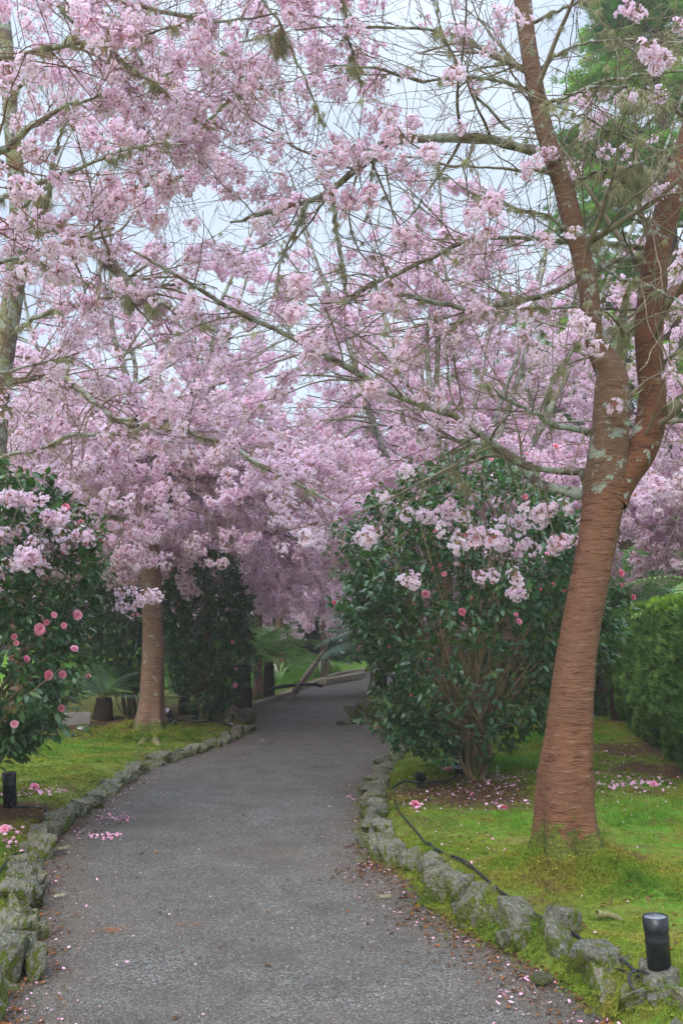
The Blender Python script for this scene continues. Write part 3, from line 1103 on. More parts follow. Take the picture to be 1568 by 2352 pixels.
def trunk_mesh(name, pts, rad, org, mat, sides=36, rough=0.04, flare=0.0, lobes=5, seed=0.0, knots=()):
    """one sculpted stem"""
    V, F = tubes(pts, rad, sides)
    K = len(pts)
    V = V.reshape(K, sides, 3)
    a = np.arange(sides) * 2 * np.pi / sides
    z = pts[:, 2][:, None]
    hgt = z - pts[0, 2]
    ca, sa = np.cos(a)[None, :], np.sin(a)[None, :]
    off = rough * fbm(ca * 1.3 + z * 1.9, sa * 1.3 - z * 1.1, 2.0, seed)
    off = off + 0.012 * np.sin(z * 88 + 3 * np.sin(a[None, :] * 2 + z * 4) + 2 * np.sin(z * 13)) * np.clip(sides / 30, 0, 1)
    if flare:
        lob = np.cos(a[None, :] * lobes + seed + 0.6 * np.sin(a[None, :] * 2 + seed))
        off = off + flare * np.exp(-np.maximum(hgt - 0.08, 0) / 0.15) * (0.5 + 0.6 * lob) + 0.22 * np.exp(-hgt / 0.42) * (lob - 0.2 * (lob < -0.5))
    for (kh, ka, ks, kr) in knots:
        off = off + ks * np.exp(-((hgt - kh) / kr) ** 2 - ((np.angle(np.exp(1j * (a[None, :] - ka)))) / (kr * 4.5)) ** 2)
    V = pts[:, None, :] + (V - pts[:, None, :]) * (1 + off[..., None])
    return mesh_np(name, V.reshape(-1, 3) - org, F, [mat])


# shared far-tree prototypes are built once, then copied with all their parts
def copy_tree(o, loc, rz, sc, label):
    c = o.copy()
    C.objects.link(c)
    c.location, c.rotation_euler, c.scale = loc, (0, 0, rz), (sc, sc, sc)
    c['label'] = label
    for ch in o.children:
        k = ch.copy()
        C.objects.link(k)
        k.parent = c
    return c


def auto_cherry(seed, label, loc, H=6.0, R=3.6, z0=1.9, tr=0.17, nblossom=2600, lean=(0.0, 0.0), nparts=0, weep=0.02, mat=None, trunk_pts=None, smin=0.9, smax=1.5,
                group='cherry trees in blossom', nlim=20, fade=None, zmin=None, droop=-0.01, nlead=5, nspray=34, hang=None):
    rng = np.random.default_rng(seed)
    loc = np.asarray(loc, float)
    root = thing('cherry_tree', label, 'tree', loc, group)
    org = loc
    if trunk_pts is None:
        tp = np.array([[0, 0, -0.1, tr * 1.25], [lean[0] * 0.3, lean[1] * 0.3, 0.5, tr], [lean[0] * 0.6 + rng.normal() * 0.05, lean[1] * 0.6, 1.2, tr * 0.85], [lean[0], lean[1], z0, tr * 0.8], [lean[0] * 1.2, lean[1] * 1.2, z0 + 0.4, tr * 0.7]])
        tp[:, :3] += org
    else:
        tp = trunk_pts
    q = smooth_line(tp, 60)
    link('trunk', trunk_mesh('trunk', q[:, :3], q[:, 3], org, mat or BARK_BASE, 30, 0.05, 0.55, 5, seed, knots=((0.9, 1.0, 0.12, 0.06), (1.6, -2.0, 0.1, 0.05))), root)
    top = q[-1, :3]
    # leaders
    lead = []
    for k in range(nlead):
        a = k * 6.283 / nlead + rng.uniform(0, 1.0)
        s = rng.uniform(0.15, 0.55)
        p0 = q[-int(rng.integers(2, 12)), :3]
        hh = (H - (p0[2] - org[2])) * rng.uniform(0.75, 1.0)
        pts = [p0]
        for j in range(1, 6):
            f = j / 5
            pts.append(p0 + np.array([math.cos(a) * s * hh * f ** 0.8, math.sin(a) * s * hh * f ** 0.8, hh * f]) + rng.normal(size=3) * 0.12 * f)
        lead.append(smooth_line(pts, 16))
    lead = np.array(lead)
    lr = np.linspace(q[-1, 3] * 0.62, 0.012, 16)[None, :].repeat(nlead, 0)
    limbs, lrad = grow(rng, lead, lr, nlim, (0.0, 0.85), (R * 0.55, R * 1.15), (50, 88), 16, 0.09, (0, 0, droop), 0.6, 0.008, 0.35, 0.8, 0.45, 0.25)
    V1, F1 = tubes(lead, lr, 8, org)
    for k in range(nlead):
        Vk, Fk = tubes(lead[k], lr[k], 8, org)
        link('limb', mesh_np('limb', Vk, Fk, [BARK_LIMB]), root)
    if zmin is not None:
        kk = limbs[:, :, 2].min(1) > zmin + 0.25
        limbs, lrad = limbs[kk], lrad[kk]
        nlim = len(limbs)
    allp = np.concatenate([lead, limbs])
    allr = np.concatenate([lr, lrad])
    for k in range(nlim):
        Vk, Fk = tubes(limbs[k], lrad[k], 6, org)
        link('limb', mesh_np('limb', Vk, Fk, [BARK_LIMB]), root)
    b2, r2 = grow(rng, allp, allr, 130, (0.15, 1), (0.7, 1.7), (30, 75), 10, 0.13, (0, 0, -weep * 0.6), 0.5, 0.005, 0.5, 0.8, 0.4)
    # long arching sprays that hang like an umbrella round the trunk
    zlo = (zmin - org[2]) if zmin is not None else z0 + 0.2
    sa = rng.uniform(0, 6.283, nspray)
    sr_ = rng.uniform(0.15, 0.95, nspray) ** 0.8 * R
    st0 = top + np.stack([np.cos(sa) * 0.1, np.sin(sa) * 0.1, rng.uniform(0.1, 1.3, nspray)], -1)
    en = np.stack([org[0] + np.cos(sa) * sr_, org[1] + np.sin(sa) * sr_, org[2] + zlo + rng.uniform(0.1, 1.3, nspray)], -1)
    md_ = (st0 * 0.5 + en * 0.5)
    md_[:, 2] = np.maximum(st0[:, 2], en[:, 2]) + 0.12 * sr_
    spr = np.array([smooth_line([a_, m1, e_], 10) for a_, m1, e_ in zip(st0, md_, en)]) + rng.normal(size=(nspray, 10, 3)) * 0.02
    b2 = np.concatenate([b2, spr])
    r2 = np.concatenate([r2, np.linspace(0.014, 0.003, 10)[None, :].repeat(nspray, 0)])
    b3, r3 = grow(rng, b2, r2, 420 + nspray * 4, (0.1, 1), (0.4, 1.0), (25, 70), 8, 0.16, (0, 0, -weep), 0.5, 0.003, 0.6)
    b4, r4 = grow(rng, b3, r3, 1100 + nspray * 8, (0.1, 1), (0.2, 0.55), (25, 75), 6, 0.2, (0, 0, -weep * 1.4), 0.6, 0.0018, 0.8)
    if zmin is not None:
        k3 = b3[:, :, 2].min(1) > zmin - 0.15
        k4 = b4[:, :, 2].min(1) > zmin - 0.1
        b3, r3, b4, r4 = b3[k3], r3[k3], b4[k4], r4[k4]
    n0 = 0
    Vs, Fs = [], []
    for (b, r_, s) in ((b2, r2, 4), (b3, r3, 3), (b4, r4, 3)):
        V_, F_ = tubes(b, r_, s, org)
        Vs.append(V_)
        Fs.append(F_ + n0)
        n0 += len(V_)
    link('twigs', mesh_np('twigs', np.concatenate(Vs), np.concatenate(Fs), [TWIG]), root, kind='stuff')
    fld = (lambda c: np.clip(0.75 + 0.9 * fbm(c[:, 0] * 1.0 + c[:, 2], c[:, 1] + c[:, 2] * 1.3, 1.1, seed), 0.12, 1)) if fade is None else fade
    nc = int(nblossom / 2.6)
    pos = np.concatenate([clumps(rng, b4, int(nc * 0.6), (1, 4), 0.06, 0.2, None, fld), clumps(rng, b3, int(nc * 0.4), (2, 5), 0.06, 0.3, None, fld)])
    if zmin is not None:
        pos = pos[pos[:, 2] > zmin + 0.12 * fbm(pos[:, 0], pos[:, 1], 3.0, seed)]
    if hang:
        hl, hc = hang_sprays(rng, hang)
        V_, F_ = tubes(hl, np.full((len(hl), 8), 0.005), 4, org)
        link('hanging_twigs', mesh_np('hanging_twigs', V_, F_, [TWIG]), root, kind='stuff')
        pos = np.vstack([hc, pos])
    add_blossoms(root, org, rng, pos, CLF if not nparts else CL, smin, smax, nparts)
    add_lichen(root, org, rng, np.concatenate([lead, limbs]), 60, None, 0.6, 1.5)
    return root


# --- the main cherry on the right lawn, two stems
def build_main_cherry():
    rng = np.random.default_rng(3)
    D = 6.6
    org = G(1310, 2000, 0.13)
    org = np.array([org[0], org[1], 0.10])
    D = org[1]
    root = thing('cherry_tree', 'large red-barked cherry with mossy base and two stems on the right lawn', 'tree', org)
    tp = [(1316, 2035, 180), (1308, 1985, 158), (1300, 1900, 140), (1299, 1800, 133), (1306, 1700, 116), (1313, 1600, 102), (1324, 1500, 96), (1341, 1400, 94), (1360, 1300, 94), (1377, 1200, 98), (1386, 1140, 104), (1392, 1090, 108)]
    tp = [(u_, v_, w_ * 0.93) for u_, v_, w_ in tp]
    p, r = px_line(tp, D, D, 150)
    V = trunk_mesh('trunk', p, r, org, BARK_MAIN, 64, 0.035, 0.42, 5, 1.2,
                   knots=((1.55, -1.9, 0.16, 0.05), (0.98, -1.2, 0.12, 0.04), (0.93, -1.5, -0.1, 0.02), (0.62, -2.9, 0.14, 0.06), (2.2, -2.0, 0.08, 0.04)))
    link('trunk', V, root)
    # mossy surface roots
    for (u0, v0, u1, v1, w0) in ((1250, 1985, 1205, 2012, 36), (1385, 1985, 1440, 2012, 40), (1400, 1985, 1560, 1996, 26), (1370, 2095, 1450, 2118, 14)):
        a, b = G(u0, v0, 0.16), G(u1, v1, 0.10)
        m_ = (a + b) / 2 + np.array([0, 0, 0.01])
        rr = w0 / 2 * D / FPX
        q = smooth_line([[*(a - (0, 0, 0.01)), rr], [*(m_ - (0, 0, rr * 0.35)), rr * 0.8], [*(b - (0, 0, 0.035)), rr * 0.42]], 14)
        Vr, Fr = tubes(q[:, :3], q[:, 3] * (1 + 0.12 * np.sin(np.arange(14) * 1.9)), 10, org)
        link('root', mesh_np('root', Vr, Fr, [BARK_ROOT]), root)
    stems = [
        ([(1385, 1150, 92), (1388, 1090, 92), (1400, 1000, 86), (1405, 920, 84), (1403, 860, 72), (1380, 815, 56), (1362, 760, 48), (1352, 680, 46), (1335, 590, 47), (1312, 500, 50), (1290, 420, 46), (1262, 340, 44), (1240, 260, 43), (1225, 180, 41), (1210, 90, 42), (1200, 0, 42), (1190, -120, 38), (1170, -300, 30)], D, D - 0.4, 'upright left stem patched with lichen'),
        ([(1395, 1150, 90), (1420, 1100, 84), (1460, 1050, 76), (1488, 990, 72), (1497, 910, 64), (1490, 820, 64), (1490, 740, 66), (1500, 640, 64), (1512, 560, 62), (1535, 470, 60), (1565, 370, 56), (1600, 250, 50), (1640, 100, 42), (1680, -100, 32)], D, D + 0.3, 'dark mossy right stem bending up out of the fork'),
        ([(1405, 880, 50), (1422, 820, 34), (1434, 770, 24), (1430, 720, 18), (1438, 680, 13), (1452, 640, 9)], D + 0.05, D - 0.3, 'short lichen-covered stub rising from the fork'),
        ([(1500, 720, 40), (1535, 680, 30), (1575, 655, 26), (1640, 620, 20)], D + 0.1, D + 0.6, None),
    ]
    SP, SR = [], []
    for (pts, d0, d1, lb) in stems:
        p, r = px_line(pts, d0, d1, 70)
        V = trunk_mesh('stem', p, r, org, BARK_UP if 'left' in (lb or '') else (BARK_GREY if 'stub' in (lb or '') else BARK_STEM), 28, 0.06, 0, 5, d1)
        link('stem', V, root, label=lb)
        SP.append(smooth_line(np.c_[p, r], 24))
    limbs = [
        ([(1225, 350, 24), (1130, 320, 24), (1030, 316, 24), (900, 325, 22), (850, 365, 20), (770, 430, 17), (700, 466, 14), (600, 490, 11), (530, 508, 7)], 6.3, 5.9),
        ([(765, 435, 9), (768, 500, 10), (778, 570, 9), (792, 640, 9), (800, 700, 5)], 6.0, 5.9),
        ([(705, 466, 8), (680, 530, 7), (645, 600, 6), (630, 680, 4)], 5.95, 5.8),
        ([(1355, 1120, 30), (1338, 1088, 22), (1280, 1080, 19), (1200, 1065, 20), (1120, 1010, 19), (1050, 960, 18), (960, 925, 16), (850, 880, 15), (760, 825, 15), (640, 762, 12), (540, 710, 11), (450, 660, 10), (370, 612, 8), (300, 575, 5)], 6.5, 6.2),
        ([(1345, 1135, 28), (1240, 1112, 22), (1185, 1062, 20), (1120, 1022, 15), (1050, 1008, 11), (1000, 1000, 8)], 6.45, 6.9),
        ([(1005, 1000, 6), (1020, 1050, 6), (1060, 1100, 5), (1075, 1130, 3)], 6.8, 6.7),
        ([(1375, 1000, 24), (1345, 992, 18), (1270, 975, 13), (1230, 950, 12), (1170, 920, 10), (1110, 880, 6)], 6.45, 6.0),
        ([(1245, 958, 8), (1262, 890, 8), (1290, 840, 8), (1320, 800, 6), (1335, 770, 3)], 6.2, 6.0),
        ([(1500, 570, 14), (1409, 560, 12), (1309, 555, 11), (1209, 547, 10), (1084, 552, 11), (984, 595, 11), (884, 640, 10), (830, 665, 9), (799, 676, 5)], 6.7, 5.8),
        ([(1510, 580, 15), (1440, 592, 14), (1384, 611, 13), (1324, 646, 12), (1234, 681, 14), (1154, 701, 15), (1084, 711, 13), (1009, 696, 11), (954, 686, 12), (884, 671, 6), (800, 690, 4), (700, 700, 3)], 6.7, 5.7),
        ([(1500, 715, 9), (1384, 708, 7), (1209, 708, 6), (1080, 730, 4), (900, 780, 3)], 6.7, 5.6),
        ([(1222, 208, 14), (1200, 200, 12), (1154, 187, 10), (1064, 177, 9), (984, 185, 8), (929, 175, 8), (834, 155, 6), (740, 150, 3)], 6.2, 5.4),
        ([(1215, 158, 12), (1194, 150, 10), (1134, 135, 10), (1084, 95, 9), (1024, 75, 8), (934, 67, 7), (784, 62, 5), (680, 70, 3)], 6.2, 5.6),
        ([(1228, 240, 10), (1290, 225, 8), (1364, 195, 8), (1460, 175, 7), (1600, 160, 5)], 6.2, 5.3),
        ([(1225, 170, 10), (1290, 120, 7), (1364, 95, 7), (1484, 90, 6), (1640, 110, 4)], 6.2, 5.2),
        ([(1210, 60, 10), (1290, 20, 8), (1400, -20, 7), (1500, -60, 5)], 6.2, 5.2),
        ([(1315, 560, 8), (1260, 500, 8), (1180, 480, 7), (1120, 455, 6), (1060, 430, 4), (1000, 380, 3)], 6.3, 5.4),
        ([(1560, 380, 12), (1480, 330, 9), (1400, 300, 7), (1320, 260, 5), (1250, 240, 3)], 6.8, 5.0),
        ([(1590, 280, 12), (1500, 220, 10), (1400, 200, 8), (1300, 215, 5)], 6.8, 5.4),
        ([(1290, 430, 9), (1360, 400, 8), (1450, 380, 7), (1568, 330, 5)], 6.4, 5.6),
        ([(1495, 850, 10), (1540, 820, 8), (1600, 760, 6)], 6.7, 6.2),
        ([(1490, 960, 10), (1540, 930, 7), (1600, 870, 5)], 6.7, 6.0),
        ([(1170, 300, 8), (1100, 230, 7), (1050, 150, 6), (1010, 60, 4), (1000, -40, 3)], 6.3, 5.8),
        ([(1360, 600, 8), (1420, 640, 8), (1480, 650, 7), (1568, 700, 5)], 6.4, 5.6),
    ]
    LP, LR = [], []
    for pts, d0, d1 in limbs:
        p, r = px_line(pts, d0, d1, 24)
        p = p + rng.normal(size=p.shape) * 0.006
        LP.append(p)
        LR.append(r)
        V, F = tubes(p, r * (1 + 0.12 * rng.normal(size=24)), 10, org)
        link('limb', mesh_np('limb', V, F, [BARK_LIMB]), root)
    for q in SP:
        LP.append(q[:, :3])
        LR.append(q[:, 3])
    LP, LR = np.array(LP), np.array(LR)
    w_ = np.ones(len(LP))
    w_[-4:] = (0.4, 0.25, 1.0, 0.5)
    b2, r2 = grow(rng, LP, LR, 250, (0.12, 1), (0.5, 1.7), (25, 75), 14, 0.09, (0, 0, 0.0), 0.38, 0.0036, 0.7, 0.8, 0.3, 0.3, w_)
    b3, r3 = grow(rng, b2, r2, 850, (0.1, 1), (0.25, 0.85), (25, 75), 9, 0.14, (0, 0, -0.01), 0.6, 0.0025, 0.8)
    b4, r4 = grow(rng, b3, r3, 1700, (0.1, 1), (0.08, 0.34), (30, 80), 6, 0.18, (0, 0, -0.01), 0.7, 0.0018, 0.9)
    Vs, Fs, n0 = [], [], 0
    for (b, r_, s) in ((b2, r2, 5), (b3, r3, 4), (b4, r4, 3)):
        V_, F_ = tubes(b, r_, s, org)
        Vs.append(V_)
        Fs.append(F_ + n0)
        n0 += len(V_)
    # hanging flowering sprays in front of the camellia and the lawn
    hang = [(870, 1240, 1040, 1090), (1100, 1245, 1080, 1110), (1185, 1252, 1180, 1100), (1130, 1318, 1090, 1140), (1185, 1360, 1160, 1150), (925, 1332, 900, 1150), (1275, 1248, 1250, 1120),
            (975, 1185, 960, 1050), (1040, 1170, 1040, 1020), (1195, 1200, 1200, 1090), (1245, 1165, 1250, 1090), 
            (1075, 1225, 1070, 1100), (1290, 1190, 1275, 1100)]
    hp, hc = [], []
    for (u, v, u0, v0) in hang:
        d = rng.uniform(6.2, 7.0)
        a, b = P(u0, v0, d - 0.1), P(u, v, d)
        q = smooth_line([a, a * 0.6 + b * 0.4 + rng.normal(size=3) * 0.04 + np.array([0, 0, 0.03]), b], 8)
        hp.append(q)
        sp = 0.03 if v > 1300 else 0.05
        for k in range(int(rng.integers(3, 6))):
            hc.append(b + np.array([rng.normal() * sp * 1.5, rng.normal() * sp, rng.normal() * sp * 0.4]))
    V_, F_ = tubes(np.array(hp), np.full((len(hp), 8), 0.0038), 4, org)
    Vs.append(V_)
    Fs.append(F_ + n0)
    link('twigs', mesh_np('twigs', np.concatenate(Vs), np.concatenate(Fs), [TWIG]), root, kind='stuff')
    # sparse blossom in the crown: a little more to the left and at the right edge
    def fld(c):
        iv, z, u, v = in_view(c)
        return np.where(c[:, 0] < 0.6, 0.8, 0.42)
    pos = clumps(rng, b3, 200, (1, 4), 0.045, 0.4, None, fld)
    pos = np.vstack([pos, np.array(hc)])
    add_blossoms(root, org, rng, pos, CL, 0.85, 1.2, 300)
    ex = []
    for (u, v, d, s) in ((1350, 655, 6.3, 1.8), (1355, 640, 6.3, 1.6), (1440, 395, 6.0, 1.9), (1425, 430, 6.0, 1.8), (1440, 240, 5.8, 1.5), (1460, 400, 6.2, 2.2), (860, 870, 6.3, 1.2), (1205, 690, 6.2, 1.5), (1110, 700, 6.2, 1.2),
                         (1450, 420, 6.2, 2.2), (1480, 220, 6.0, 1.6), (1500, 390, 6.6, 2.0), (1510, 120, 6.4, 1.6), (1425, 760, 6.5, 1.6), (1370, 560, 6.3, 1.4), (1465, 745, 6.6, 1.2)):
        for k in range(5):
            ex.append([*(P(u, v, d) + rng.normal(size=3) * 0.035), s * rng.uniform(0.5, 1.0)])
    add_lichen(root, org, rng, LP, 420, None, 0.3, 0.75, np.array(ex))
    add_lichen(root, org, rng, b2, 220, None, 0.25, 0.6)
    return root


BARK_STEM = bark('cherry_bark_stem', (0.05, 0.022, 0.012), (0.16, 0.062, 0.028), (0.22, 0.13, 0.08), moss=0.2, lichen=0.12, band=26)
build_main_cherry()


# --- left cherry with the lichen-grey trunk leaning in at the left edge, and the overhead one outside the frame
def build_px_tree(seed, label, org, trunk, tD, limbs, n2, n3, n4, nclump, per, smin, smax, nparts, lich, extra=(), tmat=None, tw=1.0, red=False, ln=(0.5, 1.5), flat=0.7, fld=None, tsides=30, hang=None):
    rng = np.random.default_rng(seed)
    org = np.asarray(org, float)
    root = thing('cherry_tree', label, 'tree', org)
    p, r = px_line(trunk, tD[0], tD[1], 110)
    p = np.vstack([org + (0, 0, -0.15), org + (p[0] - org) * 0.45, p])
    r = np.concatenate([[r[0] * 1.7, r[0] * 1.2], r])
    q = smooth_line(np.c_[p, r], 130)
    link('trunk', trunk_mesh('trunk', q[:, :3], q[:, 3], org, tmat or BARK_GREY, tsides, 0.07, 0.3, 5, seed), root)
    LP, LR = [], []
    for pts, d0, d1 in limbs:
        p, r = px_line(pts, d0, d1, 24)
        p = p + rng.normal(size=p.shape) * 0.006
        LP.append(p)
        LR.append(r)
        V, F = tubes(p, r * (1 + 0.12 * rng.normal(size=24)), 10, org)
        link('limb', mesh_np('limb', V, F, [BARK_LIMB]), root)
    LP, LR = np.array(LP), np.array(LR)
    b2, r2 = grow(rng, LP, LR, n2, (0.1, 1), ln, (25, 75), 12, 0.10, (0, 0, 0.0), 0.35, 0.0026, flat, 0.8, 0.3, 0.3)
    b3, r3 = grow(rng, b2, r2, n3, (0.1, 1), (0.25, 0.8), (25, 75), 8, 0.15, (0, 0, -0.01), 0.6, 0.0024, 0.8)
    b4, r4 = grow(rng, b3, r3, n4, (0.1, 1), (0.08, 0.3), (30, 80), 6, 0.18, (0, 0, -0.01), 0.7, 0.0018, 0.9)
    Vs, Fs, n0 = [], [], 0
    for (b, r_, s) in ((b2, r2, 5), (b3, r3, 4), (b4, r4, 3)):
        V_, F_ = tubes(b, r_, s, org)
        Vs.append(V_)
        Fs.append(F_ + n0)
        n0 += len(V_)
    link('twigs', mesh_np('twigs', np.concatenate(Vs), np.concatenate(Fs), [TWIG_RED if red else TWIG]), root, kind='stuff')
    hc = np.zeros((0, 3))
    if hang:
        hl, hc = hang_sprays(rng, hang)
        V_, F_ = tubes(hl, np.full((len(hl), 8), 0.003), 4, org)
        link('hanging_twigs', mesh_np('hanging_twigs', V_, F_, [TWIG]), root, kind='stuff')
    pos = np.vstack([hc, clumps(rng, b3, nclump // 2, per, 0.05, 0.3, None, fld), clumps(rng, b4, nclump // 2, per, 0.05, 0.3, None, fld)])
    add_blossoms(root, org, rng, pos, CL, smin, smax, nparts)
    ex = None
    if extra:
        ex = np.array([[*(P(u, v, d) + rng.normal(size=3) * 0.03), s * rng.uniform(0.6, 1.0)] for (u, v, d, s) in extra for _ in range(6)])
    add_lichen(root, org, rng, LP, lich, None, 0.35, 0.9, ex)
    return root


build_px_tree(21, 'lichen-grey cherry trunk leaning in at the left edge of the picture', (-3.45, 9.6, 0.1),
              [(-60, 1700, 60), (-30, 1300, 56), (-12, 1050, 52), (0, 900, 48), (12, 800, 48), (28, 700, 48), (40, 610, 48), (46, 540, 46), (42, 450, 42), (32, 350, 38), (24, 250, 36), (20, 150, 34), (10, 40, 30), (0, -100, 26)], (9.3, 8.6),
              [([(55, 545, 24), (110, 525, 26), (165, 540, 26), (225, 582, 26), (280, 632, 24), (350, 682, 20), (420, 720, 14), (500, 760, 9)], 8.7, 8.0),
               ([(42, 755, 13), (100, 722, 12), (200, 696, 11), (300, 668, 9), (390, 653, 7), (470, 655, 4)], 8.9, 8.2),
               ([(60, 590, 14), (110, 612, 14), (170, 640, 13), (230, 660, 10), (300, 680, 7)], 8.9, 8.6),
               ([(70, 540, 16), (135, 513, 12), (200, 462, 10), (280, 442, 9), (370, 416, 7), (450, 400, 4)], 8.7, 7.6),
               ([(10, 880, 16), (60, 872, 14), (120, 860, 13), (170, 885, 13), (230, 930, 14), (280, 971, 13), (350, 980, 9)], 9.1, 8.6),
               ([(-20, 1065, 14), (20, 1045, 11), (85, 1031, 11), (170, 1000, 10), (280, 996, 7), (360, 960, 4)], 9.2, 8.4),
               ([(30, 940, 10), (0, 950, 8), (-40, 960, 6)], 9.2, 9.0),
               ([(260, 960, 8), (380, 970, 8), (450, 1001, 9), (525, 1018, 10), (590, 1066, 10), (650, 1093, 9), (760, 1151, 6)], 8.6, 8.0),
               ([(65, 530, 14), (100, 470, 14), (118, 430, 12), (125, 360, 8), (150, 280, 5)], 8.7, 8.2),
               ([(30, 330, 14), (80, 280, 10), (160, 250, 8), (245, 236, 8), (325, 194, 8), (415, 160, 7), (540, 106, 6), (640, 60, 4)], 8.6, 6.0),
               ([(46, 480, 12), (150, 400, 10), (310, 332, 9), (380, 305, 8), (470, 285, 8), (540, 222, 7), (650, 196, 5)], 8.6, 6.0),
               ([(24, 220, 12), (100, 150, 9), (160, 90, 8), (190, 60, 8), (195, -20, 6)], 8.6, 7.0),
               ([(-10, 1150, 10), (60, 1180, 8), (150, 1200, 7), (230, 1230, 4)], 9.2, 8.4)],
              180, 620, 1200, 430, (1, 4), 0.85, 1.25, 300, 420,
              hang=[(60, 1292, 80, 1190, 7.2), (95, 1275, 120, 1190, 7.2), (20, 1225, 40, 1120, 7.3), (120, 1190, 130, 1090, 7.4), (10, 1150, 20, 1060, 7.3), (60, 1140, 60, 1060, 7.4), (170, 1235, 180, 1130, 7.6)],
              extra=((130, 520, 8.7, 1.5), (200, 560, 8.5, 1.6), (260, 610, 8.4, 1.5), (310, 670, 8.3, 1.6), (350, 700, 8.2, 1.6), (120, 620, 8.9, 1.5), (150, 880, 9.0, 1.8), (80, 160, 8.6, 1.6), (20, 160, 8.6, 1.8), (170, 275, 8.3, 1.6), (100, 460, 8.7, 1.9), (60, 350, 8.6, 1.5), (300, 700, 8.3, 1.5)))

build_px_tree(33, 'overhead cherry at left whose near branches carry the largest blossom clusters', (-3.3, 5.1, 0.1),
              [(-760, 1300, 90), (-720, 900, 80), (-660, 600, 70), (-600, 300, 60), (-560, 0, 45), (-540, -300, 30)], (5.1, 5.0),
              [([(-640, 560, 40), (-400, 470, 30), (-200, 410, 24), (0, 348, 20), (60, 300, 16), (140, 250, 10), (240, 215, 6)], 5.0, 4.9),
               ([(-620, 420, 36), (-380, 250, 26), (-180, 120, 20), (20, 130, 15), (140, 105, 12), (280, 90, 8), (420, 60, 5)], 5.0, 4.9),
               ([(-600, 260, 34), (-350, 60, 22), (-100, -30, 18), (100, -40, 14), (280, 0, 11), (430, 40, 9), (540, 45, 7), (640, 30, 4)], 5.0, 5.1),
               ([(-640, 560, 30), (-350, 560, 20), (-120, 500, 16), (60, 430, 12), (180, 385, 9), (300, 340, 6), (420, 330, 4)], 5.0, 4.9),
               ([(-660, 640, 30), (-380, 680, 20), (-160, 640, 15), (20, 600, 10), (140, 560, 7), (260, 520, 5)], 5.1, 5.2),
               ([(100, -40, 10), (180, 60, 9), (300, 150, 8), (400, 230, 6), (500, 290, 4)], 4.9, 5.3),
               ([(-100, -30, 14), (160, -200, 12), (420, -160, 11), (560, -60, 9), (640, 60, 8), (700, 180, 6), (740, 280, 4)], 5.0, 5.4),
               ([(420, -160, 10), (620, -140, 9), (760, -40, 8), (800, 80, 6), (830, 200, 4)], 5.0, 5.6),
               ([(-680, 720, 26), (-420, 880, 18), (-200, 900, 13), (-40, 860, 9), (80, 840, 6), (180, 810, 4)], 5.1, 5.6)],
              150, 480, 1000, 185, (1, 4), 0.8, 1.1, 300, 140,
              extra=((318, 105, 5.2, 0.7), (315, 135, 5.2, 0.9), (312, 160, 5.2, 0.8), (640, 70, 5.4, 1.0), (645, 95, 5.4, 1.2), (640, 120, 5.4, 0.9), (275, 40, 5.2, 0.6)), red=True, ln=(0.35, 1.1))

# --- the mid-left cherry beside the dark camellias: its clear trunk is copied from the photograph
b = G(345, 1694, 0.12)
tp3, tr3 = px_line([(348, 1712, 92), (345, 1680, 72), (347, 1620, 58), (350, 1560, 54), (352, 1500, 50), (350, 1420, 46), (347, 1340, 45), (346, 1270, 44), (342, 1230, 40), (337, 1190, 36)], b[1], b[1], 12)
t3 = auto_cherry(45, 'cherry with clear brown trunk and mossy foot on the left lawn', b, H=7.8, R=4.5, z0=2.6, droop=-0.01, nlead=6, nspray=110, nblossom=7200, nparts=300, trunk_pts=np.c_[tp3, tr3], smin=0.9, smax=1.4, weep=0.03, nlim=32, zmin=2.4,
            hang=[(300, 1290, 310, 1200, 12.5), (340, 1300, 330, 1200, 12.5), (265, 1285, 280, 1180, 12.5), (240, 1240, 250, 1150, 12.5), (320, 1265, 330, 1150, 12.8), (360, 1275, 350, 1170, 12.6), (300, 1240, 300, 1130, 12.6), (390, 1230, 380, 1130, 13), (430, 1245, 420, 1130, 13),
                  (460, 1265, 450, 1150, 13), (500, 1290, 490, 1180, 13), (540, 1255, 520, 1150, 13), (480, 1240, 470, 1130, 13), (570, 1235, 550, 1130, 13), (345, 1240, 340, 1140, 12.8), (375, 1200, 370, 1100, 12.8), (270, 1210, 270, 1100, 12.8), (210, 1220, 220, 1110, 12.8),
                  (310, 1200, 310, 1100, 12.6), (345, 1180, 345, 1090, 12.6), (410, 1180, 410, 1090, 12.8), (325, 1225, 330, 1120, 12.4), (285, 1262, 290, 1150, 12.4), (520, 1225, 510, 1120, 13)])

for (u1, v1, w0) in ((285, 1712, 26), (312, 1722, 24), (372, 1722, 24), (400, 1700, 16)):
    e_ = G(u1, v1, 0.10)
    s_ = b + (e_ - b) * 0.3 + np.array([0, 0, 0.045])
    rr = w0 * 0.75 / 2 * b[1] / FPX
    q = smooth_line([[*s_, rr], [*((s_ + e_) / 2 - np.array([0, 0, 0.015])), rr * 0.85], [*(e_ - np.array([0, 0, 0.04])), rr * 0.5]], 12)
    Vr, Fr = tubes(q[:, :3], q[:, 3] * (1 + 0.15 * np.sin(np.arange(12) * 2.1)), 9, b)
    link('root', mesh_np('root', Vr, Fr, [BARK_ROOT]), t3)

# tree behind the big camellia
b8 = np.array([1.6, 15.5, 0.05])
auto_cherry(52, 'cherry whose crown shows directly behind the big right camellia', b8, H=10.4, R=5.0, z0=2.1, tr=0.16, nlead=10, droop=-0.015, nspray=60, nblossom=13000, nparts=300, weep=0.035, smin=0.9, smax=1.4, nlim=36, zmin=2.3)

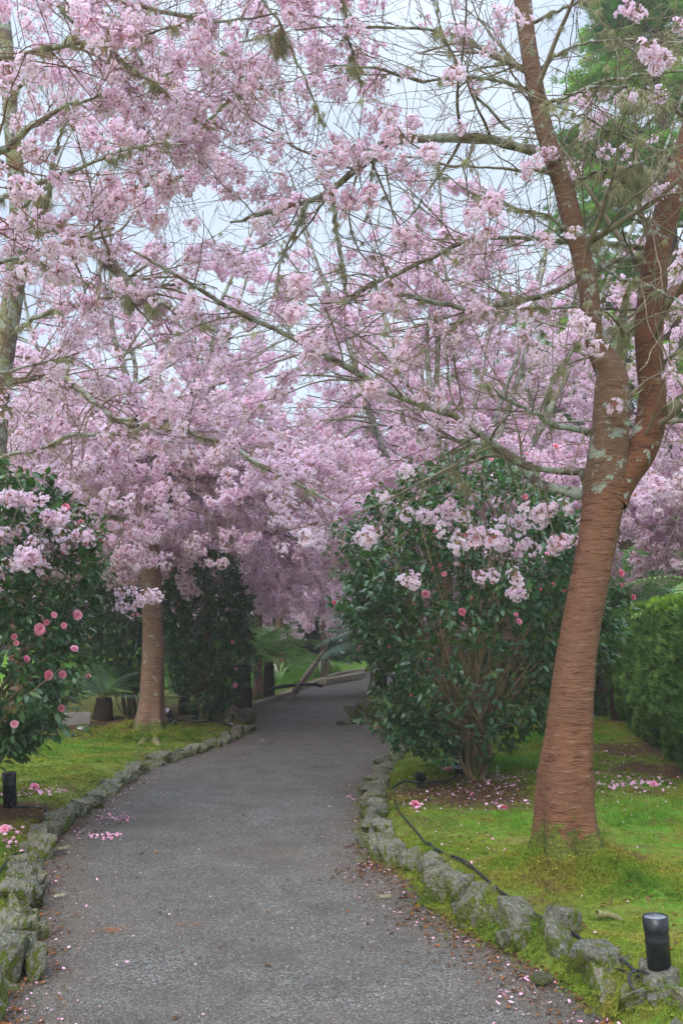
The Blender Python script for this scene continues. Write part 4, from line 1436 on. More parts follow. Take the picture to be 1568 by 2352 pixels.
pa = auto_cherry(61, 'slim cherry with reddish trunk behind the round dark camellia', G(478, 1652, 0.0), H=6.4, R=3.6, z0=2.0, tr=0.13, droop=-0.015, nspray=50, nblossom=6000, weep=0.05, zmin=1.9, group='cherry trees further along the path')
pb = auto_cherry(62, 'low sweeping cherry at the bend on the right of the path', (0.9, 26.0, 0.0), H=6.0, R=4.2, z0=2.1, tr=0.15, droop=-0.015, nspray=60, nblossom=6000, weep=0.05, zmin=1.3, group='cherry trees further along the path')
pc = auto_cherry(63, 'cherry spreading behind the hedge at the right edge', (5.9, 13.5, 0.1), H=6.8, R=4.0, z0=2.1, tr=0.16, droop=-0.015, nspray=70, nblossom=7500, weep=0.05, zmin=2.25, group='cherry trees further along the path', smin=0.85, smax=1.3)
b5 = G(592, 1612, 0.0)
for (src, x, y, z, rz, sc, lab) in (
        (pa, b5[0], b5[1], 0.0, 2.1, 0.85, 'thin cherry by the kerb with a black lamp on its trunk'),
        (pb, -1.9, 31.0, 0.45, 1.0, 1.0, 'cherry on the green bank left of the far path'),
        (pa, -6.8, 23.0, 0.1, 0.5, 1.25, 'cherry far back between the left bushes'),
        (pc, -5.6, 17.5, 0.1, 3.4, 1.05, 'cherry behind the left flowering camellia'),
        (pb, -0.6, 37.5, 0.0, 0.2, 1.0, 'pale far cherry straight behind the bank at the path end'),
        (pa, 3.6, 21.5, 0.0, 0.9, 1.6, 'cherry filling the gap behind the big right camellia'),
        (pb, 1.2, 38.0, 0.2, 4.4, 1.15, 'cherry closing the view at the end of the path'),
        (pa, 5.2, 24.0, 0.1, 5.2, 1.2, 'cherry deep behind the main tree on the right'),
        (pb, -8.5, 34.0, 0.2, 3.0, 1.3, 'far cherry on the left in the pale background'),
        (pa, -4.4, 42.0, 0.3, 1.7, 1.35, 'far cherry in the background above the bank'),
        (pc, 3.4, 31.0, 0.1, 4.0, 1.1, 'far cherry behind the bend on the right')):
    copy_tree(src, (x, y, z), rz, sc, lab)


# ---------------------------------------------------------------- camellias
def camellia(seed, label, cpx, D, zc, prof, base_px, nshoot, stems_n, flowers, buds, nparts=300, lowest=None, leafscale=1.0, squash=1.0, group=None, extra=(), bare=False):
    """prof: list of (z, radius)"""
    rng = np.random.default_rng(seed)
    cx = (cpx - 784) / FPX * D * 1.0
    bx, by = base_px
    org = np.array([bx, by, 0.09])
    root = thing('camellia_bush', label, 'shrub', org, group)
    pz = np.array([p[0] for p in prof])
    pr = np.array([p[1] for p in prof])

    def rad(z, a):
        return np.interp(z, pz, pr) * (1 + 0.13 * np.sin(a * 3 + z * 2.3 + seed) + 0.10 * np.sin(a * 5 - z * 4.1 + seed * 2) + 0.06 * np.sin(a * 9 + z * 7))
    # shoot tips through an outer shell, weighted by radius
    n = nshoot
    z = rng.uniform(pz[0], pz[-1], n * 3)
    keep = np.interp(z, pz, pr) > rng.uniform(0, pr.max(), n * 3)
    z = z[keep][:n]
    n = len(z)
    a = rng.uniform(0, 2 * np.pi, n)
    f = 1 - np.abs(rng.normal(0, 0.17, n))
    f = np.clip(f, 0.15, 1.04)
    r = rad(z, a) * f
    tip = np.stack([cx + np.cos(a) * r, D + np.sin(a) * r * squash, z], -1)
    gap = fbm(tip[:, 0] * 1.0 + tip[:, 1] * 0.7, tip[:, 2], 2.3, seed) > -0.62
    if bare:
        fr_ = (tip[:, 2] < 1.65) & (np.abs(tip[:, 0] - cx - 0.05) < 0.25 + 0.38 * np.clip(tip[:, 2] - 0.3, 0, 1)) & (tip[:, 1] < D + 0.3)
        gap &= ~(fr_ & (rng.uniform(size=n) < 0.55 - 0.2 * np.clip(tip[:, 2] - 1.0, 0, 1)))
    tip, a = tip[gap], a[gap]
    if extra:
        et = []
        for (eu, ev, ed, es, em) in extra:
            c0 = P(eu, ev, ed)
            for q_ in range(em):
                et.append(c0 + rng.normal(size=3) * es * np.array([1, 1, 0.7]))
        et = np.array(et)
        tip = np.vstack([tip, et])
        a = np.concatenate([a, np.arctan2(et[:, 1] - D, et[:, 0] - cx)])
    n = len(tip)
    outw = np.stack([np.cos(a), np.sin(a), np.full(n, 0.55)], -1) + rng.normal(size=(n, 3)) * 0.45
    outw = NRM(outw)
    # trunk(s) and stems
    if stems_n:
        sp = []
        for k in range(stems_n):
            t = tip[rng.integers(0, min(n, 900))]
            cen = np.array([cx, D, pz[0] + (pz[-1] - pz[0]) * 0.15])
            p0 = org + np.array([rng.normal() * 0.05, rng.normal() * 0.05, -0.05])
            p1 = org + (cen - org) * 0.35 + np.array([rng.normal() * 0.08, rng.normal() * 0.08, 0.1])
            mid = p1 * 0.45 + t * 0.55
            mid[2] += 0.05 - 0.1 * rng.uniform()
            sp.append(smooth_line([p0, p1, mid, t], 14))
        sp = np.array(sp)
        sr = np.linspace(1, 0.16, 14)[None, :] * rng.uniform(0.014, 0.03, stems_n)[:, None]
        V, F = tubes(sp, sr, 7, org)
        link('stems', mesh_np('stems', V, F, [CAMSTEM]), root, kind=None)
        tk = smooth_line([[*(org + (0, 0, -0.1)), 0.11], [*(org + (0.0, 0, 0.2)), 0.085], [*(org + (cx - org[0]) * np.array([0.2, 0, 0]) + (0, 0, 0.5)), 0.075], [*(org + (cx - org[0]) * np.array([0.3, 0, 0]) + (0, 0, 0.85)), 0.05]], 20)
        link('trunk', trunk_mesh('trunk', tk[:, :3], tk[:, 3], org, BARK_BASE, 18, 0.1, 0.2, 4, seed), root)
        s2, s2r = grow(rng, sp, sr, stems_n * 5, (0.35, 1), (0.3, 0.8), (25, 60), 8, 0.1, (0, 0, 0.02), 0.6, 0.004, 1.0)
        V, F = tubes(s2, s2r, 4, org)
        link('branchlets', mesh_np('branchlets', V, F, [CAMSTEM]), root, kind='stuff')
    # shoot twigs with leaves spiralled along them
    L0 = rng.uniform(0.10, 0.20, n)[:, None]
    st = tip - outw * L0
    tw = np.stack([st, (st + tip) / 2 + rng.normal(size=(n, 3)) * 0.006, tip], 1)
    V, F = tubes(tw, np.full((n, 3), 0.0022), 3, org)
    link('shoots', mesh_np('shoots', V, F, [CAMSTEM]), root, kind='stuff')
    m = 7
    t = (np.arange(m) + rng.uniform(0, 1, (n, m))) / m
    base = st[:, None, :] * (1 - t[..., None]) + tip[:, None, :] * t[..., None]
    side = rng.normal(size=(n, m, 3))
    side = NRM(side - (side * outw[:, None, :]).sum(-1, keepdims=True) * outw[:, None, :])
    dirs = NRM(outw[:, None, :] * 0.55 + side * 0.9 + np.array([0, 0, -0.28]))
    base, dirs = base.reshape(-1, 3), dirs.reshape(-1, 3)
    up = NRM(np.array([0, 0, 1.0]) + rng.normal(size=base.shape) * 0.35)
    rot = orient(dirs, up)
    scl = rng.uniform(0.7, 1.15, len(base)) * leafscale
    idx = rng.integers(0, 3, len(base))
    iv, zz, u, v = in_view(base, 10)
    front = base[:, 1] + 0.15 * rng.normal(size=len(base))
    o = np.argsort(np.where(iv, front, 1e6))
    for i in o[:nparts]:
        b_ = link('leaf', LEAF[idx[i]], root, loc=base[i] - org)
        b_.rotation_euler = rot[i]
        b_.scale = (scl[i],) * 3
    rest = o[nparts:]
    scatter('leaves', LEAF, base[rest], rot[rest], scl[rest], idx[rest], root, origin=org)
    # flowers where the photograph has them: on the near surface along that line of sight
    for (fu, fv, sc) in flowers:
        p = None
        for dd in np.linspace(D - pr.max() * 1.15, D + 0.3, 60):
            q = P(fu, fv, dd)
            rr = math.hypot(q[0] - cx, (q[1] - D) / squash)
            if rr < rad(np.array([q[2]]), np.array([math.atan2((q[1] - D) / squash, q[0] - cx)]))[0] * 1.0:
                p = q
                break
        if p is None:
            p = P(fu, fv, D - 0.15)
        d = NRM(np.array([p[0] - cx + rng.normal() * 0.3, -0.75 + rng.normal() * 0.5, 0.1 + rng.normal() * 0.5]))
        p = p + np.array([0, -0.09, 0])
        ob = link('flower' if sc > 0.5 else 'flower_bud', (FLOWER[rng.integers(0, 3)] if sc > 0.5 else BUDM[0]), root, loc=p - org)
        ob.rotation_euler = Vector(d).to_track_quat('Z', 'Y').to_euler()
        s_ = sc * rng.uniform(0.85, 1.1) if sc > 0.5 else 1.3
        ob.scale = (s_,) * 3
    return root


cb = G(1085, 1800, 0.09)
camellia(5, 'big pink-flowered camellia beside the path left of the red cherry trunk', 1082, cb[1], 0, [(0.42, 0.30), (0.65, 0.75), (0.95, 1.0), (1.4, 1.2), (1.9, 1.27), (2.4, 1.27), (2.8, 1.12), (3.1, 0.9), (3.35, 0.5), (3.5, 0.2)], (cb[0], cb[1]), 2500, 60,
         [(828, 1490, 1.0), (770, 1386, 1.1), (997, 1222, 0.8), (1064, 1228, 0.9), (1041, 1271, 0.7), (1017, 1320, 1.15), (975, 1364, 0.95), (993, 1308, 0.7), (1058, 1405, 0.85), (1062, 1432, 0.6), (1186, 1428, 0.7), (1263, 1344, 0.8), (1250, 1275, 0.6),
          (862, 1665, 0.9), (912, 1710, 1.0), (1200, 1145, 1.1), (1205, 1048, 0.8), (1271, 1030, 1.0), (1123, 1058, 0.7), (1418, 1318, 1.1), (1418, 1345, 0.8), (1446, 1373, 0.9), (1180, 1413, 0.6), (895, 1485, 0.3), (1125, 1340, 0.3), (1058, 1300, 0.3), (1008, 1300, 0.3), (1235, 1355, 0.3), (1290, 1358, 0.3), (1080, 1375, 0.3), (943, 1595, 0.3), (960, 1690, 0.3), (985, 1510, 0.3)],
         [], squash=1.0, bare=True, extra=[(900, 1640, 9.6, 0.12, 16), (870, 1625, 9.6, 0.1, 10), (930, 1675, 9.5, 0.13, 22), (975, 1690, 9.6, 0.12, 20), (905, 1700, 9.4, 0.06, 8), (862, 1668, 9.5, 0.04, 4), (800, 1400, 9.8, 0.1, 12), (775, 1380, 9.7, 0.05, 5), (790, 1330, 9.9, 0.1, 8), (810, 1290, 9.9, 0.1, 8), (825, 1480, 9.6, 0.1, 12), (1412, 1350, 10.2, 0.08, 10), (1440, 1380, 10.1, 0.05, 6), (1405, 1420, 10.3, 0.1, 10), (1390, 1500, 10.4, 0.1, 12), (1010, 1720, 9.6, 0.08, 8), (1130, 1660, 9.8, 0.1, 10), (1120, 1740, 10.0, 0.06, 5)])
camellia(8, 'flowering camellia with many pink blooms at the left edge of the picture', -75, 8.0, 0, [(0.66, 0.55), (0.85, 0.82), (1.2, 0.98), (1.7, 1.02), (2.2, 1.0), (2.6, 0.85), (2.85, 0.55), (3.0, 0.2)], (-3.15, 8.0), 1700, 24,
         [(184, 1414, 1.15), (132, 1414, 0.7), (98, 1445, 1.2), (154, 1437, 0.6), (41, 1462, 0.7), (47, 1477, 0.8), (115, 1429, 0.6), (178, 1491, 0.8), (68, 1514, 1.05), (118, 1549, 0.95), (150, 1549, 0.9), (210, 1552, 0.8), (184, 1567, 0.4), (147, 1625, 0.8), (42, 1660, 0.8), (140, 1645, 0.4),
          (200, 1254, 0.95), (153, 1271, 1.0), (106, 1292, 0.85), (192, 1203, 0.7), (158, 1170, 1.2), (207, 1301, 0.6), (233, 1242, 0.5)], [], extra=[(60, 1680, 7.6, 0.1, 12), (110, 1675, 7.5, 0.08, 10), (150, 1660, 7.5, 0.06, 6), (20, 1690, 7.6, 0.1, 10), (190, 1560, 7.6, 0.08, 8), (185, 1240, 7.8, 0.1, 14), (210, 1290, 7.7, 0.06, 7), (100, 1120, 8.0, 0.07, 8)])
camellia(12, 'dark round camellia hedge shrub right of the mid-left cherry trunk', 478, 16.8, 0, [(0.28, 0.35), (0.7, 0.62), (1.3, 0.80), (2.0, 0.83), (2.5, 0.72), (2.8, 0.52), (3.02, 0.2)], (-2.25, 16.8), 1900, 12,
         [(399, 1309, 0.8), (536, 1476, 0.8), (543, 1535, 0.9), (531, 1629, 0.4), (541, 1573, 0.9), (320, 1412, 0.9), (534, 1474, 0.6)], [], squash=0.9, nparts=250)
camellia(14, 'dark green camellia left of the mid-left cherry trunk', 290, 17.4, 0, [(0.6, 0.4), (0.9, 0.62), (1.5, 0.7), (2.2, 0.68), (2.7, 0.6), (2.95, 0.3)], (-3.6, 17.4), 1500, 10,
         [(265, 1533, 0.7), (309, 1412, 0.9)], [], squash=0.9, nparts=250)


camellia(19, 'dark leafy shrub in the shade between the red cherry trunk and the hedge', 1372, 18.6, 0, [(0.1, 0.5), (0.6, 0.8), (1.4, 0.85), (2.2, 0.6), (2.6, 0.2)], (4.75, 18.6), 1300, 10, [], [], squash=0.9, nparts=120)


# ---------------------------------------------------------------- ferns
def frond_mesh(seed, L_=1.0, W_=0.24, arch=0.5, droop=1.4, mat=FERN, pairs=24, comb=0.0):
    r = np.random.default_rng(seed)
    n = pairs
    ts = np.linspace(0, 1, 40)
    ang = arch - droop * ts
    x = np.concatenate([[0], np.cumsum(np.cos(ang[:-1]) / 39)]) * L_
    z = np.concatenate([[0], np.cumsum(np.sin(ang[:-1]) / 39)]) * L_
    sp = np.stack([x, 0 * x, z], -1)
    V, F = tubes(sp, np.linspace(0.006, 0.0015, 40), 4)
    V = list(map(tuple, V))
    F = [list(f) for f in F]
    MI = [1] * len(F)
    for k in range(n):
        t = 0.12 + 0.88 * (k + 0.5) / n
        i = min(int(t * 39), 38)
        p = sp[i] + (sp[i + 1] - sp[i]) * (t * 39 - i)
        tg = NRM(sp[i + 1] - sp[i])
        l = W_ * (math.sin(math.pi * min(1, (t - 0.02) ** 0.75)) ** 0.8 * 0.95 + 0.05) * r.uniform(0.9, 1.08)
        wd_ = L_ / n * 0.30
        for s in (-1, 1):
            d = NRM(np.array([tg[0] * 0.35, s * 1.0, tg[2] * 0.35 - 0.12 - 0.2 * r.uniform()]))
            b = len(V)
            q1 = p + d * l * 0.5 + np.array([0, 0, 0.01])
            q2 = p + d * l + np.array([tg[0] * 0.02, 0, -0.05 * l / 0.2 * 0.4])
            V += [tuple(p - tg * wd_ * 0.8), tuple(p + tg * wd_ * 0.8), tuple(q1 + tg * wd_), tuple(q1 - tg * wd_ * 0.9), tuple(q2)]
            F += [[b, b + 1, b + 2, b + 3], [b + 3, b + 2, b + 4]]
            MI += [0, 0]
    return mesh_np('frond', V, F, [mat, FERNSTEM], smooth=False, midx=MI)


FR = {'g': [frond_mesh(1), frond_mesh(2, 1.0, 0.26, 0.75, 1.7), frond_mesh(3, 1.0, 0.24, 0.3, 1.0)],
      'b': [frond_mesh(4, 1.0, 0.28, 0.35, 1.2, FERN_BLUE), frond_mesh(5, 1.0, 0.3, 0.55, 1.5, FERN_BLUE)]}


def fern(seed, label, loc, th, tr_, n, ln, kinds, rise=0.0, sector=None, group=None):
    r = np.random.default_rng(seed)
    root = thing('tree_fern', label, 'fern', loc, group)
    pts = smooth_line([[0, 0, -0.1, tr_ * 1.15], [0.01, 0.01, th * 0.5, tr_], [0, 0, th, tr_ * 0.8]], 14)
    link('trunk', trunk_mesh('trunk', pts[:, :3], pts[:, 3], np.zeros(3), FERNTRUNK, 14, 0.25, 0, 5, seed), root)
    for k in range(n):
        ms = FR[kinds[int(r.integers(0, len(kinds)))]]
        m_ = ms[int(r.integers(0, len(ms)))]
        a = (k + r.uniform(-0.3, 0.3)) / n * 6.283 if sector is None else r.uniform(*sector)
        f = link('frond', m_, root, loc=(math.cos(a) * tr_ * 0.3, math.sin(a) * tr_ * 0.3, th - 0.02))
        s = ln * r.uniform(0.75, 1.15)
        f.scale = (s, s, s)
        f.rotation_euler = (r.normal() * 0.15, -(rise + r.uniform(-0.25, 0.75)), a)
    return root


fern(1, 'small tree fern with dark stump behind the left lawn', G(236, 1662, 0.08), 0.42, 0.15, 20, 0.85, 'gb', 0.35)
fern(2, 'green tree fern by the kerb under the round camellia', (-2.0, 20.6, 0.05), 0.9, 0.16, 24, 1.6, 'g', 0.1)
fern(3, 'bluish fern arching over the right side of the far path', (0.98, 25.2, 0.1), 1.15, 0.14, 30, 1.75, 'b', 0.1)
fern(4, 'large green fern standing behind the clipped hedge', (5.3, 12.8, 0.1), 1.75, 0.2, 22, 1.7, 'g', 0.12)
fern(5, 'yellowish-tipped fern behind the hedge beside the dark trunks', (4.6, 16.5, 0.1), 2.1, 0.18, 20, 1.8, 'gb', 0.15)
fern(7, 'small green fern close behind the thin cherry trunk', (-1.75, 24.2, 0.05), 0.9, 0.13, 20, 1.5, 'g', 0.1)
fern(6, 'low green fern in the mulch left of the thin cherry', (-3.0, 19.3, 0.05), 0.3, 0.12, 14, 0.9, 'g', 0.2)


# ---------------------------------------------------------------- clipped hedge
def hedge():
    rng = np.random.default_rng(77)
    A, B = np.array([4.62, 17.5]), np.array([3.34, 9.3])
    tdir = NRM(B - A)
    nout = np.array([tdir[1], -tdir[0]])
    if nout[0] > 0:
        nout = -nout
    Ln = np.linalg.norm(B - A)
    Hh, Wd = 1.90, 1.5
    org = np.array([*((A + B) / 2 - nout * 0.7), 0.08])
    root = thing('clipped_hedge', 'clipped green conifer hedge at the right edge beyond the lawn', 'hedge', org)
    n = 46000
    face = rng.choice(3, n, p=[0.66, 0.22, 0.12])
    s = rng.uniform(0, Ln, n)
    t = rng.uniform(0, 1, n)
    pos = np.zeros((n, 3))
    out = np.zeros((n, 3))
    # side face: slightly undercut, lumpy, thinner near the ground
    lump = 0.10 * fbm(s * 1.0, t * 1.2, 2.2, 3.0) + 0.06 * fbm(s, t * 2, 6.0, 1.0)
    z = 0.16 + t * (Hh - 0.16)
    dep = lump - 0.22 * np.clip(0.35 - t, 0, 1) - np.abs(rng.normal(0, 0.05, n))
    side = face == 0
    pos[side] = np.c_[(A + tdir * s[:, None] + nout * dep[:, None]), z][side]
    out[side] = np.array([nout[0], nout[1], 0.75])
    top = face == 1
    q = rng.uniform(0, Wd, n)
    zt = Hh + 0.03 * fbm(s, q, 3, 2) + rng.normal(0, 0.02, n)
    pos[top] = np.c_[(A + tdir * s[:, None] - nout * q[:, None]), zt][top]
    out[top] = (0, 0, 1)
    en = face == 2
    pos[en] = np.c_[(B + tdir * (0.1 * fbm(q, t * 2, 3, 1) - np.abs(rng.normal(0, 0.05, n)))[:, None] - nout * q[:, None]), z][en]
    out[en] = np.array([tdir[0], tdir[1], 0.75])
    out = NRM(out + rng.normal(size=(n, 3)) * 0.45)
    low = (t < 0.55) & ~top & (fbm(s, t * 2, 3.5, 9) > t * 0.9)
    keep = ~low
    idx = rng.integers(0, 2, n)
    idx = np.where(top | ((t > 0.93) & (rng.uniform(size=n) < 0.7)), 2, idx)
    scatter('foliage', HS, pos[keep], orient(out[keep], NRM(rng.normal(size=(keep.sum(), 3)))), rng.uniform(0.9, 1.7, keep.sum()), idx[keep], root, origin=org)
    # woody inside
    m = 260
    s = rng.uniform(0.1, Ln - 0.1, m)
    qd = rng.uniform(0.4, 0.8, m)
    p0 = np.c_[A + tdir * s[:, None] - nout * qd[:, None], np.full(m, 0.02)]
    p2 = np.c_[A + tdir * (s + rng.normal(0, 0.25, m))[:, None] - nout * (qd - rng.uniform(0.0, 0.3, m))[:, None], rng.uniform(0.7, 1.75, m)]
    p1 = (p0 + p2) / 2 + rng.normal(size=(m, 3)) * 0.05
    V, F = tubes(np.stack([p0, p1, p2], 1), np.tile([0.012, 0.008, 0.003], (m, 1)), 4, org)
    link('stems', mesh_np('stems', V, F, [LITTER]), root, kind='stuff')
    # shaded older growth filling the middle
    m = 9000
    s = rng.uniform(0.0, Ln, m)
    qd = rng.uniform(0.12, 0.5, m)
    p = np.c_[A + tdir * s[:, None] - nout * qd[:, None], rng.uniform(0.25, Hh - 0.05, m)]
    scatter('inner_foliage', HS[:2], p, orient(NRM(rng.normal(size=(m, 3)) + (nout[0], nout[1], 0.4)), NRM(rng.normal(size=(m, 3)))), rng.uniform(1.5, 2.4, m), rng.integers(0, 2, m), root, origin=org)


hedge()


# ---------------------------------------------------------------- conifers behind, far wood
def conifer(seed, label, loc, H, R, n, z0=3.0):
    r = np.random.default_rng(seed)
    root = thing('conifer', label, 'tree', loc, 'tall conifers behind the cherries')
    q = smooth_line([[0, 0, -0.2, 0.42], [0.05, 0, H * 0.4, 0.3], [0, 0, H, 0.03]], 30)
    link('trunk', trunk_mesh('trunk', q[:, :3], q[:, 3], np.zeros(3), CONTRUNK, 16, 0.08, 0.3, 5, seed), root)
    nl = 90
    z = np.sort(r.uniform(z0, H * 0.97, nl))
    a = r.uniform(0, 6.283, nl)
    ln_ = R * (1 - (z - z0) / (H - z0)) ** 0.75 * r.uniform(0.75, 1.1, nl) + 0.3
    d = np.stack([np.cos(a), np.sin(a), np.full(nl, 0.05)], -1)
    K = 8
    tt = np.linspace(0, 1, K)
    Pt = np.stack([np.zeros(nl), np.zeros(nl), z], -1)[:, None, :] + d[:, None, :] * (ln_[:, None] * tt)[..., None]
    Pt[:, :, 2] -= (0.35 * ln_[:, None] * tt ** 1.7 * 0.6)
    V, F = tubes(Pt, np.linspace(0.05, 0.01, K)[None, :].repeat(nl, 0), 5)
    link('limbs', mesh_np('limbs', V, F, [CONTRUNK]), root, kind='stuff')
    i = r.choice(nl, n, p=ln_ / ln_.sum())
    t = r.uniform(0.25, 1.0, n) ** 0.7
    p = np.stack([np.zeros(n), np.zeros(n), z[i]], -1) + d[i] * (ln_[i] * t)[:, None]
    p[:, 2] -= 0.35 * ln_[i] * t ** 1.7 * 0.6
    p += r.normal(size=(n, 3)) * np.array([0.28, 0.28, 0.16])
    o = NRM(d[i] + r.normal(size=(n, 3)) * 0.5 + np.array([0, 0, -0.25]))
    scatter('foliage', CS, p, orient(o, (0, 0, 1.0)), r.uniform(0.5, 1.05, n), r.integers(0, 2, n), root)


conifer(1, 'tall bright green conifer rising behind the main tree at top right', (8.3, 24.5, 0), 22, 4.6, 24000, 2.0)
conifer(2, 'darker conifer further right behind the hedge and ferns', (9.2, 19.5, 0), 19, 2.6, 13000, 6.0)
conifer(3, 'more distant conifer showing between the cherry stems', (6.6, 33.0, 0), 11.5, 3.6, 11000, 1.5)

# bare trunks standing behind the hedge
for k, (x, y, h_, r_, lab) in enumerate(((6.0, 21.0, 9, 0.19, 'straight brown trunk behind the hedge nearest the red cherry'), (6.7, 21.6, 9, 0.16, 'second brown trunk right of the first behind the ferns'), (7.4, 21.2, 10, 0.2, 'brown trunk at the right edge behind the ferns'))):
    rt = thing('bare_trunk_tree', lab, 'tree', (x, y, 0), 'brown trunks behind the hedge')
    q = smooth_line([[0, 0, -0.1, r_ * 1.2], [0.04, 0, h_ * 0.5, r_], [0.1, 0, h_, r_ * 0.4]], 20)
    link('trunk', trunk_mesh('trunk', q[:, :3], q[:, 3], np.zeros(3), CONTRUNK, 14, 0.08, 0.3, 5, k), rt)
    rr = np.random.default_rng(900 + k)
    b_, rb = grow(rr, q[None, :, :3], q[None, :, 3], 26, (0.35, 1), (0.6, 1.8), (50, 85), 8, 0.12, (0, 0, 0.0), 0.3, 0.01, 0.6)
    b2_, rb2 = grow(rr, b_, rb, 120, (0.2, 1), (0.2, 0.7), (30, 70), 6, 0.15, (0, 0, 0), 0.5, 0.004)
    V, F = tubes(b_, rb, 5)
    V2, F2 = tubes(b2_, rb2, 3)
    link('branches', mesh_np('branches', np.vstack([V, V2]), np.vstack([F, F2 + len(V)]), [CONTRUNK]), rt, kind='stuff')


def far_wood():
    r = np.random.default_rng(5)
    n = 26000
    a = r.uniform(-0.95, 0.95, n)
    d = r.uniform(56, 74, n)
    x, y = np.sin(a) * d * 1.1, np.cos(a) * d
    top = 5.5 + 2.6 * fbm(a * 9, a * 0 + 1, 1.0, 2.0) + 1.4 * fbm(a * 30, a * 0, 1.0, 4.0) + 5.0 * np.clip((x - 6) / 22, 0, 1) + 1.0 * np.clip((-x - 6) / 20, 0, 1)
    z = r.uniform(0, 1, n) ** 0.8 * top
    pos = np.c_[x, y, z]
    out = NRM(np.c_[-x, -y, np.full(n, 45.0)] / 60 + r.normal(size=(n, 3)) * 0.6)
    scatter('far_woodland', FS, pos, orient(out, (0, 0, 1.0)), r.uniform(1.0, 2.2, n), r.integers(0, 2, n), None, 'muted green woodland closing the background behind the cherries', cat='woodland')


far_wood()


def understorey():
    r = np.random.default_rng(15)
    n = 16000
    x = r.uniform(-34, 34, n)
    d = r.uniform(0, 1, n)
    y = 43 + 9 * d + 2 * np.sin(x * 0.4)
    keep = (np.abs(x - 2.2) > 1.6)
    top = 2.0 + 1.0 * fbm(x, x * 0, 0.5, 3.0) + 0.5 * fbm(x, d, 1.7, 1.0) + d * 1.2
    pos = np.c_[x, y, r.uniform(0, 1, n) ** 0.8 * top][keep]
    o = NRM(np.array([0, -0.5, 0.8]) + r.normal(size=pos.shape) * 0.6)
    scatter('shrubbery', FS, pos, orient(o, (0, 0, 1.0)), r.uniform(0.5, 1.1, len(pos)), r.integers(0, 2, len(pos)), None, 'low grey-green shrubbery in the far background under the cherries', cat='shrubbery')


understorey()

# green bank left of the far path
X, Y = np.meshgrid(np.linspace(-13, 1.2, 60), np.linspace(26.5, 52, 50))
xe = np.interp(Y, ly, lx)
Zb = 0.9 * np.clip((Y - 27) / 6, 0, 1) * np.clip((xe - 0.6 - X) / 2.5, 0, 1) + 0.06 * fbm(X, Y, 1.5, 3) - 0.06
i = (np.arange(49)[:, None] * 60 + np.arange(59)[None, :]).ravel()
link('bank', mesh_np('bank', np.stack([X, Y, Zb], -1).reshape(-1, 3), np.stack([i, i + 1, i + 61, i + 60], -1), [LAWN], {'grass': np.full(X.size, 1.0), 'litter': np.zeros(X.size)}), kind='structure')
r = np.random.default_rng(31)
n = 9000
bx, by = r.uniform(-9, 0.5, n), r.uniform(27, 40, n)
xe = np.interp(by, ly, lx)
bz = 0.9 * np.clip((by - 27) / 6, 0, 1) * np.clip((xe - 0.6 - bx) / 2.5, 0, 1) - 0.03
ok = bx < xe - 0.5
BG_T = [tuft('bank_herb', 9, GRASS, 14, 0.30, 0.014, 0.08, 0.5)]
e = np.zeros((n, 3))
e[:, 2] = r.uniform(0, 6.28, n)
scatter('bank_plants', BG_T, np.c_[bx, by, bz][ok], e[ok], r.uniform(0.5, 1.3, n)[ok], np.zeros(ok.sum()), None, 'bright green ground plants on the bank left of the far path')

# strappy plants by the timber brace
for k, (u, v, lab) in enumerate(((640, 1575, 'strappy green-and-cream plant left of the timber brace'), (735, 1555, 'strappy plant with pale dead leaves at the foot of the timber post'))):
    p = G(u, v, 0.05)
    rt = thing('strappy_plant', lab, 'plant', p, 'strappy plants by the far kerb')
    rr = np.random.default_rng(70 + k)
    for j in range(16):
        a = rr.uniform(0, 6.28)
        l = rr.uniform(0.5, 1.0)
        pts = np.array([[0, 0, 0], [math.cos(a) * l * 0.25, math.sin(a) * l * 0.25, l * 0.55], [math.cos(a) * l * 0.6, math.sin(a) * l * 0.6, l * 0.7], [math.cos(a) * l * 0.95, math.sin(a) * l * 0.95, l * rr.uniform(0.3, 0.6)]])
        q = smooth_line(pts, 8)
        g = np.array([-math.sin(a), math.cos(a), 0.0])
        wv = 0.022 * np.sin(np.linspace(0.5, 3.05, 8))
        V = np.stack([q + g * wv[:, None], q - g * wv[:, None]], 1).reshape(-1, 3)
        i = np.arange(7) * 2
        link('leaf', mesh_np('strap_leaf', V, np.stack([i, i + 1, i + 3, i + 2], -1), [PALEWOOD if j % 5 == 0 else FERN]), rt)



# ---------------------------------------------------------------- edging stones
import bmesh


def stone_mesh(seed):
    r = np.random.default_rng(seed)
    bm = bmesh.new()
    for k in range(11):
        d = NRM(r.normal(size=3))
        d = np.sign(d) * np.abs(d) ** 0.6
        d = d / np.abs(d).max() * r.uniform(0.8, 1.0)
        bm.verts.new((d[0] * 0.5, d[1] * 0.5, 0.5 + d[2] * 0.5))
    bmesh.ops.convex_hull(bm, input=bm.verts)
    for v in [v for v in bm.verts if not v.link_faces]:
        bm.verts.remove(v)
    bmesh.ops.bevel(bm, geom=list(bm.edges), offset=0.022, segments=1, affect='EDGES', clamp_overlap=True)
    bmesh.ops.triangulate(bm, faces=bm.faces)
    me = bpy.data.meshes.new('stone')
    bm.to_mesh(me)
    bm.free()
    me.materials.append(STONE)
    return me


SM = [stone_mesh(s) for s in range(14)]


